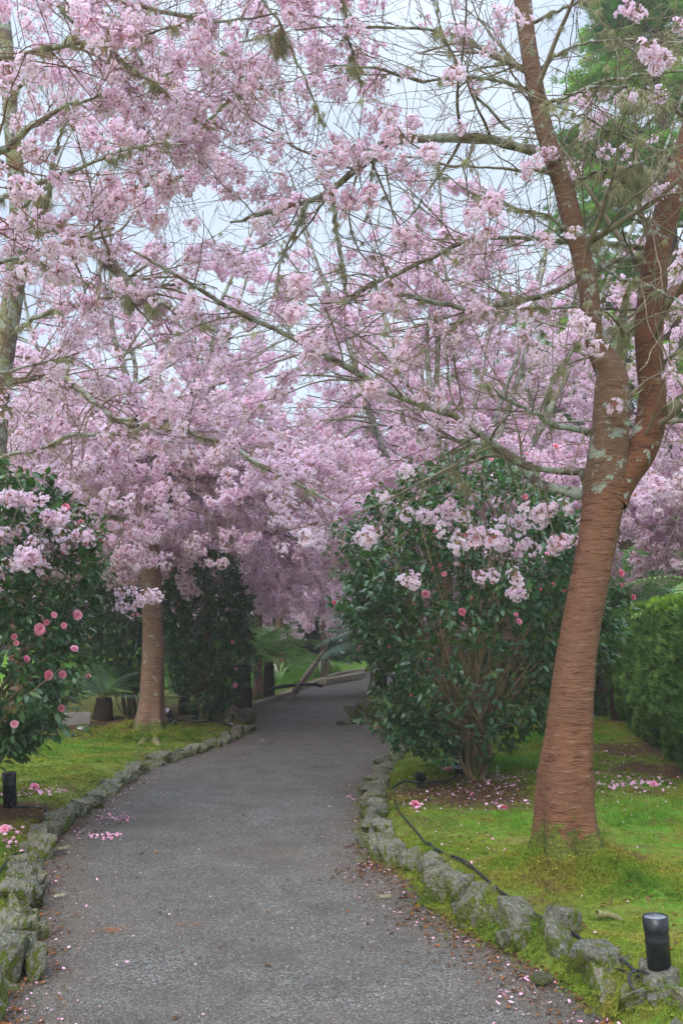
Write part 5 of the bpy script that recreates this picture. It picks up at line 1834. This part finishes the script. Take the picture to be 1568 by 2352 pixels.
def edging(name, label, px, seed, ymax, off, wr, hr, side, loc_y=4.0, start=None):
    r = np.random.default_rng(seed)
    w_ = np.array([G(u, v)[:3] for u, v in px])
    line = smooth_line(w_, 600)
    seg = np.r_[0, np.cumsum(np.linalg.norm(np.diff(line, axis=0), axis=1))]
    root = thing(name, label, 'stone edging', line[0] * np.array([1, 1, 0]), 'stone edgings of the gravel path')
    org = np.array(root.location)
    s = 0.0
    sign = 1 if side == 'r' else -1
    placed = []
    while s < seg[-1]:
        wd_ = r.uniform(*wr)
        m_ = s + wd_ / 2
        p = np.array([np.interp(m_, seg, line[:, k]) for k in range(3)])
        q = np.array([np.interp(m_ + 0.05, seg, line[:, k]) for k in range(3)])
        t = NRM(q - p)
        nn = np.array([t[1], -t[0], 0]) * sign
        o_ = off(p[1]) + r.normal() * 0.018
        h_ = r.uniform(*hr) * (1.15 if p[1] < 6 else (0.95 if p[1] < 8 else 0.8))
        dp = r.uniform(0.17, 0.25)
        a = math.atan2(t[1], t[0]) + r.normal() * 0.13
        st = link('stone', SM[r.integers(0, len(SM))], root, loc=p + nn * o_ - org + (0, 0, -0.07))
        st.scale = (wd_ * 1.45, dp, h_ + 0.05)
        st.rotation_euler = (r.normal() * 0.14, r.normal() * 0.16, a + (math.pi if r.uniform() < 0.5 else 0))
        placed.append((p + nn * o_, wd_))
        # smaller stones wedged between the big ones
        for q_ in range(2):
            if r.uniform() < 0.75:
                sm = link('stone', SM[r.integers(0, len(SM))], root, loc=p + t * wd_ * r.uniform(0.25, 0.6) + nn * (o_ + r.normal() * 0.05) - org + (0, 0, -0.06))
                w2 = r.uniform(0.09, 0.17)
                sm.scale = (w2 * 1.3, w2, r.uniform(0.5, 0.85) * h_ + 0.05)
                sm.rotation_euler = (r.normal() * 0.25, r.normal() * 0.25, r.uniform(0, 6.28))
        s += wd_ * r.uniform(0.70, 0.86)
    return placed, line


RPX = [(1700, 2560), (1580, 2440), (1500, 2380), (1384, 2340), (1274, 2258), (1209, 2213), (1094, 2158), (1019, 2113), (969, 2073), (929, 2015), (884, 1992), (869, 1975), (854, 1924), (850, 1874), (860, 1799), (880, 1765), (910, 1730), (935, 1706)]
LPX = [(-150, 2500), (-40, 2380), (10, 2290), (55, 2199), (82, 2139), (75, 2049), (95, 1964), (155, 1899), (225, 1844), (290, 1799), (350, 1764), (460, 1729), (530, 1704), (572, 1680)]
pr_, rl = edging('stone_edging', 'mossy rough stones lining the right side of the gravel path', RPX, 8, 18, lambda y: 0.05 + 0.12 * max(0, min(1, (7.5 - y) / 1.5)), (0.15, 0.27), (0.17, 0.25), 'r')
pl_, ll = edging('stone_edging', 'rough grey stones lining the left side of the gravel path', LPX, 6, 18, lambda y: 0.06, (0.14, 0.34), (0.13, 0.22), 'l')
# the heap that ends the left row, and the low row at the crossing
r = np.random.default_rng(12)
root = thing('stone_edging', 'lumpy upright stones ending the left row where the path widens', 'stone edging', G(570, 1675), 'stone edgings of the gravel path')
org = np.array(root.location)
for (u, v, w_, h_) in ((500, 1690, 0.24, 0.2), (520, 1680, 0.28, 0.26), (540, 1672, 0.26, 0.22), (548, 1690, 0.2, 0.16), (562, 1668, 0.34, 0.36), (575, 1660, 0.3, 0.3), (556, 1656, 0.3, 0.22), (530, 1658, 0.3, 0.18)):
    st = link('stone', SM[r.integers(0, 14)], root, loc=G(u, v) - org + (0, 0, -0.05))
    st.scale = (w_, w_ * 0.7, h_ + 0.05)
    st.rotation_euler = (r.normal() * 0.15, r.normal() * 0.15, r.uniform(0, 3))
root = thing('stone_edging', 'low row of pale stones at the crossing beyond the big camellia', 'stone edging', G(820, 1660), 'stone edgings of the gravel path')
org = np.array(root.location)
for (u, v, w_, h_) in ((784, 1664, 0.22, 0.09), (800, 1664, 0.2, 0.10), (815, 1662, 0.22, 0.14), (833, 1660, 0.3, 0.24), (850, 1662, 0.25, 0.16), (868, 1662, 0.25, 0.18), (822, 1652, 0.5, 0.28), (845, 1648, 0.6, 0.34), (885, 1668, 0.3, 0.2), (900, 1680, 0.3, 0.2), (915, 1690, 0.3, 0.2)):
    st = link('stone', SM[r.integers(0, 14)], root, loc=G(u, v) - org + (0, 0, -0.04))
    st.scale = (w_, w_ * 0.7, h_ + 0.04)
    st.rotation_euler = (r.normal() * 0.12, r.normal() * 0.12, r.uniform(0, 3))


# ---------------------------------------------------------------- garden lights
def ring_prof(prof, sides=24):
    """lathe: list of (r, z) -> V, F"""
    a = np.arange(sides) * 2 * np.pi / sides
    V = np.concatenate([np.c_[np.cos(a) * r_, np.sin(a) * r_, np.full(sides, z)] for r_, z in prof])
    i = np.arange(len(prof) - 1)[:, None] * sides
    j = np.arange(sides)[None, :]
    k = (j + 1) % sides
    F = np.stack([i + j, i + k, i + sides + k, i + sides + j], -1).reshape(-1, 4)
    return V, F


def bollard(label, loc, rad, h, tilt, cap=CAPMAT, band=False, group='black garden spotlights'):
    rt = thing('garden_light', label, 'garden light', loc, group, tilt)
    V, F = ring_prof([(rad * 0.2, -0.02), (rad, -0.02), (rad, h * 0.62), (rad * 1.02, h * 0.63), (rad * 1.02, h * 0.66), (rad, h * 0.67), (rad, h * 0.80)])
    link('body', mesh_np('body', V, F, [BLACK]), rt)
    V, F = ring_prof([(rad * 1.07, h * 0.80), (rad * 1.07, h), (rad * 0.96, h * 1.005), (rad * 0.94, h * 0.985)])
    link('collar', mesh_np('collar', V, F, [BLACK]), rt)
    V, F = ring_prof([(rad * 0.94, h * 0.985), (rad * 0.5, h * 0.99), (0.0005, h * 0.992)])
    link('lens', mesh_np('lens', V, F, [cap]), rt)
    if band:
        V, F = ring_prof([(rad * 1.03, h * 0.10), (rad * 1.03, h * 0.22)])
        link('band', mesh_np('band', V, F, [SILVER]), rt)
        V, F = ring_prof([(rad * 1.03, h * 0.47), (rad * 1.03, h * 0.50)])
        link('band', mesh_np('band', V, F, [SILVER]), rt)
    # fixing bracket at the foot
    V, F = tubes(np.array([[0, -rad * 1.3, 0.01], [0, -rad * 1.3, 0.05], [rad * 0.5, -rad * 1.0, 0.07]]), np.full(3, 0.008), 6)
    link('bracket', mesh_np('bracket', V, F, [BLACK]), rt)
    return rt


def on_ground(u, v, z=0.11):
    p = G(u, v, z)
    h, d = ground_h(p[0], p[1])
    p[2] = float(h)
    return p


p = on_ground(1517, 2262)
bollard('black cylindrical garden light with scuffed pale top at the lower right', p, 0.050, 0.275, (0.02, -0.06, 0))
p = on_ground(24, 1858)
bollard('black garden light tube standing on the left lawn among pink petals', p, 0.056, 0.29, (0.0, -0.08, 0.5), cap=BLACK)
p = on_ground(1057, 1792)
bollard('black spotlight with grey bands strapped against the right camellia trunk', (p[0] + 0.0, p[1] - 0.1, 0.22), 0.068, 0.31, (0.05, -0.12, 0.3), cap=BLACK, band=True)
p = on_ground(394, 1668)
bollard('tilted black floodlight with grey face behind the mid-left cherry foot', (p[0], p[1], 0.16), 0.085, 0.24, (0.5, -0.45, 0), cap=SILVER, band=True)


def boxm(dx, dy, dz, bev=0.01):
    bm = bmesh.new()
    bmesh.ops.create_cube(bm, size=1)
    bmesh.ops.scale(bm, vec=(dx, dy, dz), verts=bm.verts)
    bmesh.ops.bevel(bm, geom=list(bm.edges), offset=bev, segments=2, affect='EDGES')
    me = bpy.data.meshes.new('box')
    bm.to_mesh(me)
    bm.free()
    return me


def part(name, me, mat, parent, loc, rot=(0, 0, 0)):
    me.materials.append(mat)
    o = link(name, me, parent, loc=loc)
    o.rotation_euler = rot
    return o


p = on_ground(965, 1812)
rt = thing('ground_spotlight', 'small black ground spotlight with flat tilted head beside the right edging', 'garden light', p, 'black garden spotlights')
part('head', boxm(0.10, 0.075, 0.06), BLACK, rt, (0, 0, 0.10), (0.5, 0.2, 0.3))
part('base', boxm(0.08, 0.08, 0.03), BLACK, rt, (0, 0, 0.01))
V, F = tubes(np.array([[0, 0, 0.0], [0, 0.005, 0.05], [0, 0, 0.09]]), np.full(3, 0.012), 8)
link('bracket', mesh_np('bracket', V, F, [BLACK]), rt)
# lamp on the thin cherry's trunk
q = P(588, 1481, 22.7)
rt = thing('trunk_light', 'black lamp fixed high on the thin cherry trunk by the kerb', 'garden light', q, 'black garden spotlights')
V, F = ring_prof([(0.02, -0.15), (0.075, -0.14), (0.075, 0.12), (0.09, 0.13), (0.09, 0.16), (0.01, 0.15)], 14)
link('body', mesh_np('body', V, F, [BLACK]), rt)
part('bracket', boxm(0.05, 0.12, 0.04), BLACK, rt, (0.04, 0.08, -0.02))
p = on_ground(450, 1664, 0.05)
rt = thing('ground_spotlight', 'black spotlight lying by the kerb left of the blue plug', 'garden light', p, 'black garden spotlights')
part('head', boxm(0.20, 0.12, 0.12, 0.02), BLACK, rt, (0, 0, 0.13), (0.3, 0.5, 0.2))
part('base', boxm(0.14, 0.14, 0.05), BLACK, rt, (0, 0, 0.03))
V, F = tubes(np.array([[0, 0, 0.03], [0, 0.005, 0.09], [0, 0, 0.12]]), np.full(3, 0.016), 8)
link('bracket', mesh_np('bracket', V, F, [BLACK]), rt)
for (u, v, lab) in ((503, 1661, 'bright blue plug on the cable at the end of the left edging'), (771, 1532, 'blue plug beside the far kerb under the bluish fern')):
    q = G(u, v + 4, 0.06)
    rt = thing('blue_plug', lab, 'plug', (q[0], q[1], 0.09 if u < 600 else 0.12))
    V, F = ring_prof([(0.002, -0.06), (0.032, -0.06), (0.036, 0.0), (0.045, 0.02), (0.045, 0.05), (0.002, 0.05)], 10)
    b_ = link('housing', mesh_np('housing', V, F, [BLUE]), rt)
    b_.rotation_euler = (0, 1.5, 0.4)
    V, F = tubes(np.array([[0.05, 0, 0], [0.09, 0.01, -0.02], [0.14, 0.03, -0.04]]), np.full(3, 0.012), 6)
    link('lead', mesh_np('lead', V, F, [CABLE]), rt)


def cable(label, pts, rad, z=0.012, seed=0, raw=False, n=90):
    w_ = np.array([(pt if raw else on_ground(*pt)) for pt in pts])
    if not raw:
        w_[:, 2] += z
    q = smooth_line(w_, n)
    rr = np.random.default_rng(seed)
    q[:, :2] += np.cumsum(rr.normal(size=(n, 2)) * 0.002, axis=0) * 0.6
    V, F = tubes(q, np.full(n, rad), 8)
    o = link('cable', mesh_np('cable', V, F, [CABLE]))
    o['label'], o['category'], o['group'] = label, 'cable', 'black lighting cables'


cable('black cable running behind the right edging stones to the lower-right light', [(985, 1945), (1000, 1962), (1065, 1990), (1100, 2020), (1140, 2055), (1180, 2082), (1240, 2120), (1300, 2145), (1370, 2192), (1430, 2220), (1470, 2250), (1500, 2268)], 0.0085, 0.02, 1)
cable('second black cable twisted alongside the first behind the right stones', [(905, 1835), (915, 1865), (935, 1895), (960, 1925), (985, 1950), (1062, 1992), (1104, 2026), (1145, 2062), (1190, 2092), (1245, 2128), (1310, 2155), (1376, 2202), (1440, 2240), (1490, 2275)], 0.007, 0.014, 2)
cable('black cable looping on the ground from the small spotlight to the camellia light', [(900, 1812), (930, 1806), (965, 1810), (1000, 1806), (1030, 1804), (1048, 1790), (1056, 1775)], 0.009, 0.03, 3)
cable('thin black cable by the far end of the right edging', [(975, 1720), (1000, 1718), (1030, 1712)], 0.006, 0.05, 4)
cable('black cable curling from the left lawn light over the stones', [(30, 1862), (60, 1864), (100, 1862), (130, 1866), (150, 1875), (165, 1860), (175, 1853)], 0.009, 0.02, 5)
cable('dark cable lying along the near left edging', [(150, 1878), (120, 1895), (95, 1912), (60, 1935), (30, 1960), (10, 1990), (-20, 2040)], 0.008, 0.02, 6)
cable('black cable across the grass end towards the blue plug', [(395, 1668), (425, 1664), (455, 1668), (500, 1664), (535, 1670)], 0.016, 0.05, 7)
pp = on_ground(1478, 2275)
t = np.linspace(0, 5.2, 16)
cable('small loop of black cable standing beside the lower-right light', [pp + np.array([math.cos(a) * 0.05, math.sin(a) * 0.03, 0.05 + math.sin(a) * 0.04]) for a in t], 0.006, 0, 8, True, 60)
cable('dark irrigation hose curving from the thin cherry to the kerb', [P(602, 1592, 23.3), P(640, 1578, 23.8), P(680, 1574, 24.5), P(720, 1572, 25.0), P(740, 1576, 25.3)], 0.04, 0, 9, True, 40)

# ---------------------------------------------------------------- timber post, rail and brace at the far kerb
a = G(745, 1556, 0.05)
rt = thing('timber_fence', 'weathered timber post with top rail and sloping brace at the far kerb', 'fence', (a[0], a[1], 0), None)
D0 = a[1]
s = D0 / FPX


def beam(name, p0, p1, w_, d_, parent, org, mat=WOOD):
    p0, p1 = np.array(p0, float), np.array(p1, float)
    v = p1 - p0
    me = boxm(w_, d_, float(np.linalg.norm(v)), min(w_, d_) * 0.12)
    me.materials.append(mat)
    o = link(name, me, parent, loc=(p0 + p1) / 2 - np.array(org))
    o.rotation_euler = Vector(v).to_track_quat('Z', 'X').to_euler()
    return o


og = (a[0], a[1], 0)
beam('post', (a[0], a[1], -0.1), P(745, 1448, D0), 0.2, 0.2, rt, og)
beam('rail', P(738, 1449, D0 - 0.02), P(850, 1436, D0 + 1.5), 0.12, 0.06, rt, og)
beam('brace', P(675, 1592, 23.5), P(742, 1500, D0 - 0.15), 0.18, 0.08, rt, og)
# retaining board of the raised far bed
e0, e1 = P(740, 1548, 30.0), P(830, 1534, 34.0)
rt = thing('retaining_board', 'low concrete upstand edging the far path under the bluish fern', 'edging', (e0[0], e0[1], 0))
beam('board', (e0[0], e0[1], 0.10), (e1[0], e1[1], 0.14), 0.16, 0.25, rt, (e0[0], e0[1], 0), CONCRETE)

# pale bench-like rail behind the left camellia
q0, q1 = P(78, 1668, 15.2), P(205, 1661, 16.0)
rt = thing('low_bench', 'low pale plank bench behind the left flowering camellia', 'bench', (q0[0], q0[1], 0.1))
og = (q0[0], q0[1], 0.1)
beam('plank', q0, q1, 0.35, 0.06, rt, og, PALEWOOD)
for (u, v) in ((92, 1672), (190, 1668)):
    q = P(u, v, 15.4)
    beam('leg', (q[0], q[1], 0.0), (q[0], q[1], q[2] - 0.01), 0.10, 0.25, rt, og, PALEWOOD)

# ---------------------------------------------------------------- ground cover
r = np.random.default_rng(99)


def lawn_points(n, x0, x1, y0, y1, keep):
    x, y = r.uniform(x0, x1, n), r.uniform(y0, y1, n)
    h, d = ground_h(x, y)
    iv, _, _, _ = in_view(np.c_[x, y, h], 60)
    k = (d > 0.02) & iv & (keep(x, y, d) > r.uniform(0, 1, n))
    return np.c_[x, y, h][k], d[k]


def zrot(n, tilt=0.15):
    e = r.normal(size=(n, 3)) * tilt
    e[:, 2] = r.uniform(0, 6.283, n)
    return e


gfield = lambda x, y, d: np.clip(grass_w(x, y) * 1.1 * np.clip(0.75 + 0.9 * fbm(x, y, 2.6, 8), 0.1, 1.3) + 0.35 * (fbm(x, y, 1.1, 5) > 0.1) * (fbm(x, y, 3, 2) > -0.2) - 1.6 * litter_w(x, y), 0.015, 1)
pts, d = lawn_points(90000, -5.5, 4.6, 5.0, 17.5, gfield)
sc = 0.45 + 0.9 * grass_w(pts[:, 0], pts[:, 1]) + r.uniform(-0.15, 0.3, len(pts))
scatter('grass', GT, pts, zrot(len(pts)), sc, r.integers(0, 2, len(pts)), None, 'short bright green grass growing through the moss lawns')
pts, d = lawn_points(130000, -2.6, 3.6, 3.2, 9.5, lambda x, y, d: np.clip(1.0 - 1.9 * litter_w(x, y) - 0.4 * grass_w(x, y), 0.05, 1) * np.clip(0.55 + 1.1 * fbm(x, y, 3, 7), 0.06, 1))
scatter('moss', MT, pts, zrot(len(pts)), r.uniform(0.6, 1.3, len(pts)), r.integers(0, 2, len(pts)), None, 'low yellow-green moss carpeting the lawns beside the path')

pts, d = lawn_points(90000, -5.5, 5.0, 9.0, 17.0, lambda x, y, d: np.clip(1.0 - 1.9 * litter_w(x, y), 0.05, 1) * np.clip(0.5 + 1.0 * fbm(x, y, 3, 7), 0.05, 1))
scatter('mid_moss', MT, pts, zrot(len(pts)), r.uniform(1.0, 2.3, len(pts)), r.integers(0, 2, len(pts)), None, 'moss and short growth on the farther parts of the lawns')

# thick moss cushions around the foot of the main cherry, along the stones and on the left tree's foot
cpos, csc = [], []
T1 = G(1310, 2000, 0.12)
for k in range(9000):
    a = r.uniform(0, 6.283)
    rr_ = abs(r.normal(0, 0.16)) + 0.17
    x, y = T1[0] + math.cos(a) * rr_ * 1.25 + 0.03, T1[1] + math.sin(a) * rr_ - 0.10
    h, _ = ground_h(x, y)
    up = 0.09 * math.exp(-((rr_ - 0.2) / 0.07) ** 2) * r.uniform(0, 1.0)
    cpos.append((x, y, float(h) + up))
    csc.append(r.uniform(0.6, 1.5))
for (q, wd_) in pr_:
    if q[1] < 11:
        for k in range(60 if q[1] < 7 else 18):
            inward = r.uniform(-0.06, 0.16)
            x, y = q[0] - inward * 0.8 + r.normal() * 0.05, q[1] - inward * 0.6 + r.normal() * 0.07
            h, _ = ground_h(x, y)
            cpos.append((x, y, max(float(h), 0.0) + r.uniform(0, 0.05)))
            csc.append(r.uniform(0.5, 1.2))
T3_ = G(345, 1694, 0.12)
for k in range(1500):
    a = r.uniform(0, 6.283)
    rr_ = abs(r.normal(0, 0.22)) + 0.24
    x, y = T3_[0] + math.cos(a) * rr_ * 1.2 - 0.05, T3_[1] + math.sin(a) * rr_ - 0.12
    h, _ = ground_h(x, y)
    cpos.append((x, y, float(h) + r.uniform(0, 0.08)))
    csc.append(r.uniform(1.2, 2.6))
scatter('moss_cushions', MT, np.array(cpos), zrot(len(cpos), 0.5), np.array(csc), r.integers(0, 2, len(cpos)), None, 'thick moss cushions round the cherry feet and along the stones')

# gravel chips, denser near the camera
n = 95000
y = 3.1 + (r.uniform(0, 1, n) ** 1.8) * 11
xl_, xr_ = np.interp(y, ly, lx), np.interp(y, ry, rx)
x = xl_ + (xr_ - xl_) * r.uniform(-0.02, 1.04, n)
iv, _, _, _ = in_view(np.c_[x, y, 0 * x], 20)
x, y = x[iv], y[iv]
n = len(x)
z = 0.006 * fbm(x, y, 1.3, 4.0) + 0.001
scatter('gravel', CH, np.c_[x, y, z], r.uniform(0, 6.28, (n, 3)), r.uniform(0.35, 1.0, n) ** 1.5 * 1.15, r.integers(0, 4, n), None, 'fine grey gravel chips of the path')

# dead leaves and twigs: along the right verge, under the bushes
lp = []
for k in range(1500):
    i = r.integers(80, 420)
    q = rl[i]
    off_ = -abs(r.normal(0, 0.16)) + 0.05
    lp.append((q[0] + off_ + r.normal() * 0.02, q[1] + off_ * 0.6, 0.006))
for k in range(900):
    i = r.integers(40, 420)
    q = ll[i]
    off_ = abs(r.normal(0, 0.10)) + 0.0
    lp.append((q[0] + off_, q[1] + r.normal() * 0.03, 0.006))
for (u, v, rad_, m) in ((1075, 1835, 0.75, 900), (1500, 1740, 1.1, 900), (1560, 1790, 0.7, 350), (40, 1875, 0.55, 350), (560, 1625, 1.6, 700), (220, 1668, 1.8, 700), (920, 1835, 0.3, 120), (1300, 2060, 0.6, 120), (1450, 2080, 0.7, 110), (1000, 1960, 0.7, 120)):
    c = G(u, v, 0.1)
    for k in range(m):
        x, y = c[0] + r.normal() * rad_ * 0.6, c[1] + r.normal() * rad_ * 0.6
        h, d = ground_h(x, y)
        lp.append((x, y, max(float(h), 0) + 0.008))
for k in range(180):
    y = r.uniform(3.4, 9)
    lp.append((r.uniform(np.interp(y, ly, lx), np.interp(y, ry, rx)), y, 0.006))
lp = np.array(lp)
scatter('leaf_litter', DLEAF, lp, zrot(len(lp), 0.25), r.uniform(0.35, 0.95, len(lp)), r.integers(0, 3, len(lp)), None, 'brown fallen leaves and twigs on the verges')

# fallen blossom petals
fp, fs = [], []


def drop(u, v, ru, rv, m, s0=0.6, s1=1.2, z=0.1):
    for k in range(m):
        q = G(u + r.normal() * ru, v + r.normal() * rv, z)
        h, d = ground_h(q[0], q[1])
        fp.append((q[0], q[1], max(float(h), 0.002) + 0.010))
        fs.append(r.uniform(s0, s1))


for args in ((95, 1822, 28, 5, 60, 1.0, 1.8), (60, 1830, 30, 6, 30), (150, 1822, 14, 3, 16), (165, 1843, 12, 4, 12), (12, 1911, 14, 5, 22, 1.0, 1.6), (60, 1915, 20, 6, 14), (30, 1938, 12, 5, 8), (265, 1856, 20, 4, 42, 0.9, 1.5), (240, 1893, 26, 4, 40, 0.9, 1.5),
             (190, 1885, 18, 6, 12), (210, 1900, 30, 5, 10), (595, 1685, 12, 2, 12, 1, 1.8), (530, 1668, 10, 3, 12, 1, 1.8), (1030, 1775, 14, 4, 20, 0.9, 1.6), (1152, 1860, 14, 5, 26, 1.0, 1.6), (1200, 1850, 14, 3, 14), (955, 1858, 16, 4, 26, 0.8, 1.4), (815, 1812, 20, 5, 22, 0.9, 1.5),
             (1160, 1795, 45, 14, 130, 0.8, 1.5), (1420, 1815, 35, 8, 90, 0.9, 1.6), (1500, 1812, 35, 10, 90, 1.0, 1.7), (1080, 1830, 90, 14, 110, 0.6, 1.1), (20, 1830, 20, 8, 30, 1, 1.7), (20, 1935, 25, 15, 40, 0.8, 1.4), (1380, 1790, 12, 5, 20), (1440, 1850, 70, 35, 90, 0.5, 1.0), (1100, 1790, 60, 20, 60), (1060, 1780, 80, 25, 60, 0.5, 0.9), (835, 1880, 15, 40, 40, 0.5, 1.0), (1165, 2240, 12, 8, 10, 0.9, 1.4),
             (1430, 1760, 40, 20, 40), (950, 1830, 40, 20, 30), (1050, 1940, 90, 60, 70, 0.4, 0.9), (1250, 1650, 60, 10, 20)):
    drop(*args)
for k in range(800):
    i = r.integers(60, 560)
    L_ = (rl, ll)[k % 2]
    q = L_[i]
    o_ = (-1 if k % 2 == 0 else 1) * abs(r.normal(0, 0.22))
    fp.append((q[0] + o_, q[1] + r.normal() * 0.05, 0.008))
    fs.append(r.uniform(0.25, 0.7))
for k in range(700):
    y = 3.3 + r.uniform(0, 1) ** 1.3 * 12
    fp.append((r.uniform(np.interp(y, ly, lx), np.interp(y, ry, rx)), y, 0.008))
    fs.append(r.uniform(0.15, 0.42))
for k in range(500):
    x, y = r.uniform(-4, 3.6), r.uniform(4, 14)
    h, d = ground_h(x, y)
    if d > 0.1:
        fp.append((x, y, float(h) + 0.012))
        fs.append(r.uniform(0.3, 0.8))
fp = np.array(fp)
scatter('fallen_petals', PETAL, fp, zrot(len(fp), 0.35), np.array(fs), r.integers(0, 3, len(fp)), None, 'pink petals fallen on the lawns, stones and gravel')

# fallen camellia blooms, single ones one can pick out
for (u, v, s_, lab) in ((1085, 1832, 0.9, 'round red-pink fallen bloom below the right camellia'), (953, 1856, 1.1, 'bright pink fallen bloom beside the right edging stones'), (1158, 1862, 1.0, 'pale pink fallen bloom between the camellia and the red trunk'), (1033, 1776, 1.1, 'pink fallen bloom left of the banded spotlight'),
                        (12, 1912, 1.1, 'pink fallen bloom at the left picture edge on the moss'), (80, 1816, 1.2, 'big pink fallen bloom right of the left lawn light'), (1500, 1815, 1.0, 'pink fallen bloom on the right lawn near the hedge')):
    q = on_ground(u, v)
    o = link('fallen_flower', FLOWER[r.integers(0, 3)], None, loc=(q[0], q[1], q[2] + 0.012), label=lab, cat='flower', group='fallen camellia blooms')
    o.rotation_euler = (r.normal() * 0.6, r.normal() * 0.6, r.uniform(0, 6))
    o.scale = (s_,) * 3

# small finds on the gravel
NB = tuft('needles', 55, NEEDLE, 60, 0.012, 0.001, 0.02, 2.0)
for (u, v, sx_, lab) in ((265, 2139, 1.0, 'flat clump of orange dead needles lying on the gravel'), (455, 2123, 0.35, 'tiny orange needle scrap right of the needle clump'), (415, 2126, 0.4, 'small orange fleck between the needle clump and the tiny scrap')):
    q = G(u, v)
    o = link('needle_clump', NB, None, loc=(q[0], q[1], 0.006), label=lab, cat='dead needles', group='orange needle clumps on the path')
    o.scale = (sx_ * 1.8, sx_ * 1.2, sx_)
LB = tuft('lichen_bits', 56, LICHEN, 70, 0.03, 0.0012, 0.018, 1.2)
for (u, v, sx_, lab) in ((140, 1953, 1.0, 'round pale lichen ball by the left edging'), (76, 2016, 0.7, 'smaller pale lichen tuft against the left stones'), (880, 2065, 0.9, 'pale lichen tuft on the gravel near the right stones'), (134, 2062, 0.8, 'pale lichen scrap on the gravel right of the left stones')):
    q = G(u, v)
    o = link('lichen_tuft', LB, None, loc=(q[0], q[1], 0.012), label=lab, cat='lichen', group='lichen tufts fallen on the path')
    o.scale = (sx_ * 1.1, sx_ * 0.9, sx_ * 0.8)
for (u, v, sx_, lab) in ((625, 1708, 2.2, 'dark brown dead leaf on the far gravel'), (1240, 2262, 1.6, 'pinkish brown stone chip at the foot of the right stones'), (930, 2068, 1.3, 'curled brown leaf right of the lichen tuft on the gravel'), (120, 2058, 1.2, 'orange-brown leaf on the gravel near the left stones')):
    q = G(u, v)
    o = link('dead_leaf', DLEAF[0] if u != 1240 else SM[3], None, loc=(q[0], q[1], 0.01), label=lab, cat='dead leaf' if u != 1240 else 'stone', group=None)
    if u == 1240:
        o.name = 'loose_stone'
        o.scale = (0.13, 0.08, 0.05)
    else:
        o.scale = (sx_,) * 3
    o.rotation_euler = (0.2, 0.1, r.uniform(0, 6))

# ---------------------------------------------------------------- haze volume added to lift the shadows and pale the distance
m, n_, out_ = new_mat('haze')
pv = n_.nodes.new('ShaderNodeVolumePrincipled')
pv.inputs['Color'].default_value = (0.93, 0.95, 0.98, 1)
pv.inputs['Density'].default_value = 0.0020
pv.inputs['Anisotropy'].default_value = 0.2
n_.links.new(pv.outputs[0], out_.inputs['Volume'])
me = bpy.data.meshes.new('haze')
bm = bmesh.new()
bmesh.ops.create_cube(bm, size=1)
bmesh.ops.scale(bm, vec=(700, 760, 28), verts=bm.verts)
bmesh.ops.translate(bm, vec=(0, 270, 12), verts=bm.verts)
bm.to_mesh(me)
bm.free()
me.materials.append(m)
link('haze', me, kind='stuff', label='thin haze added over the whole garden to lift its shadows')
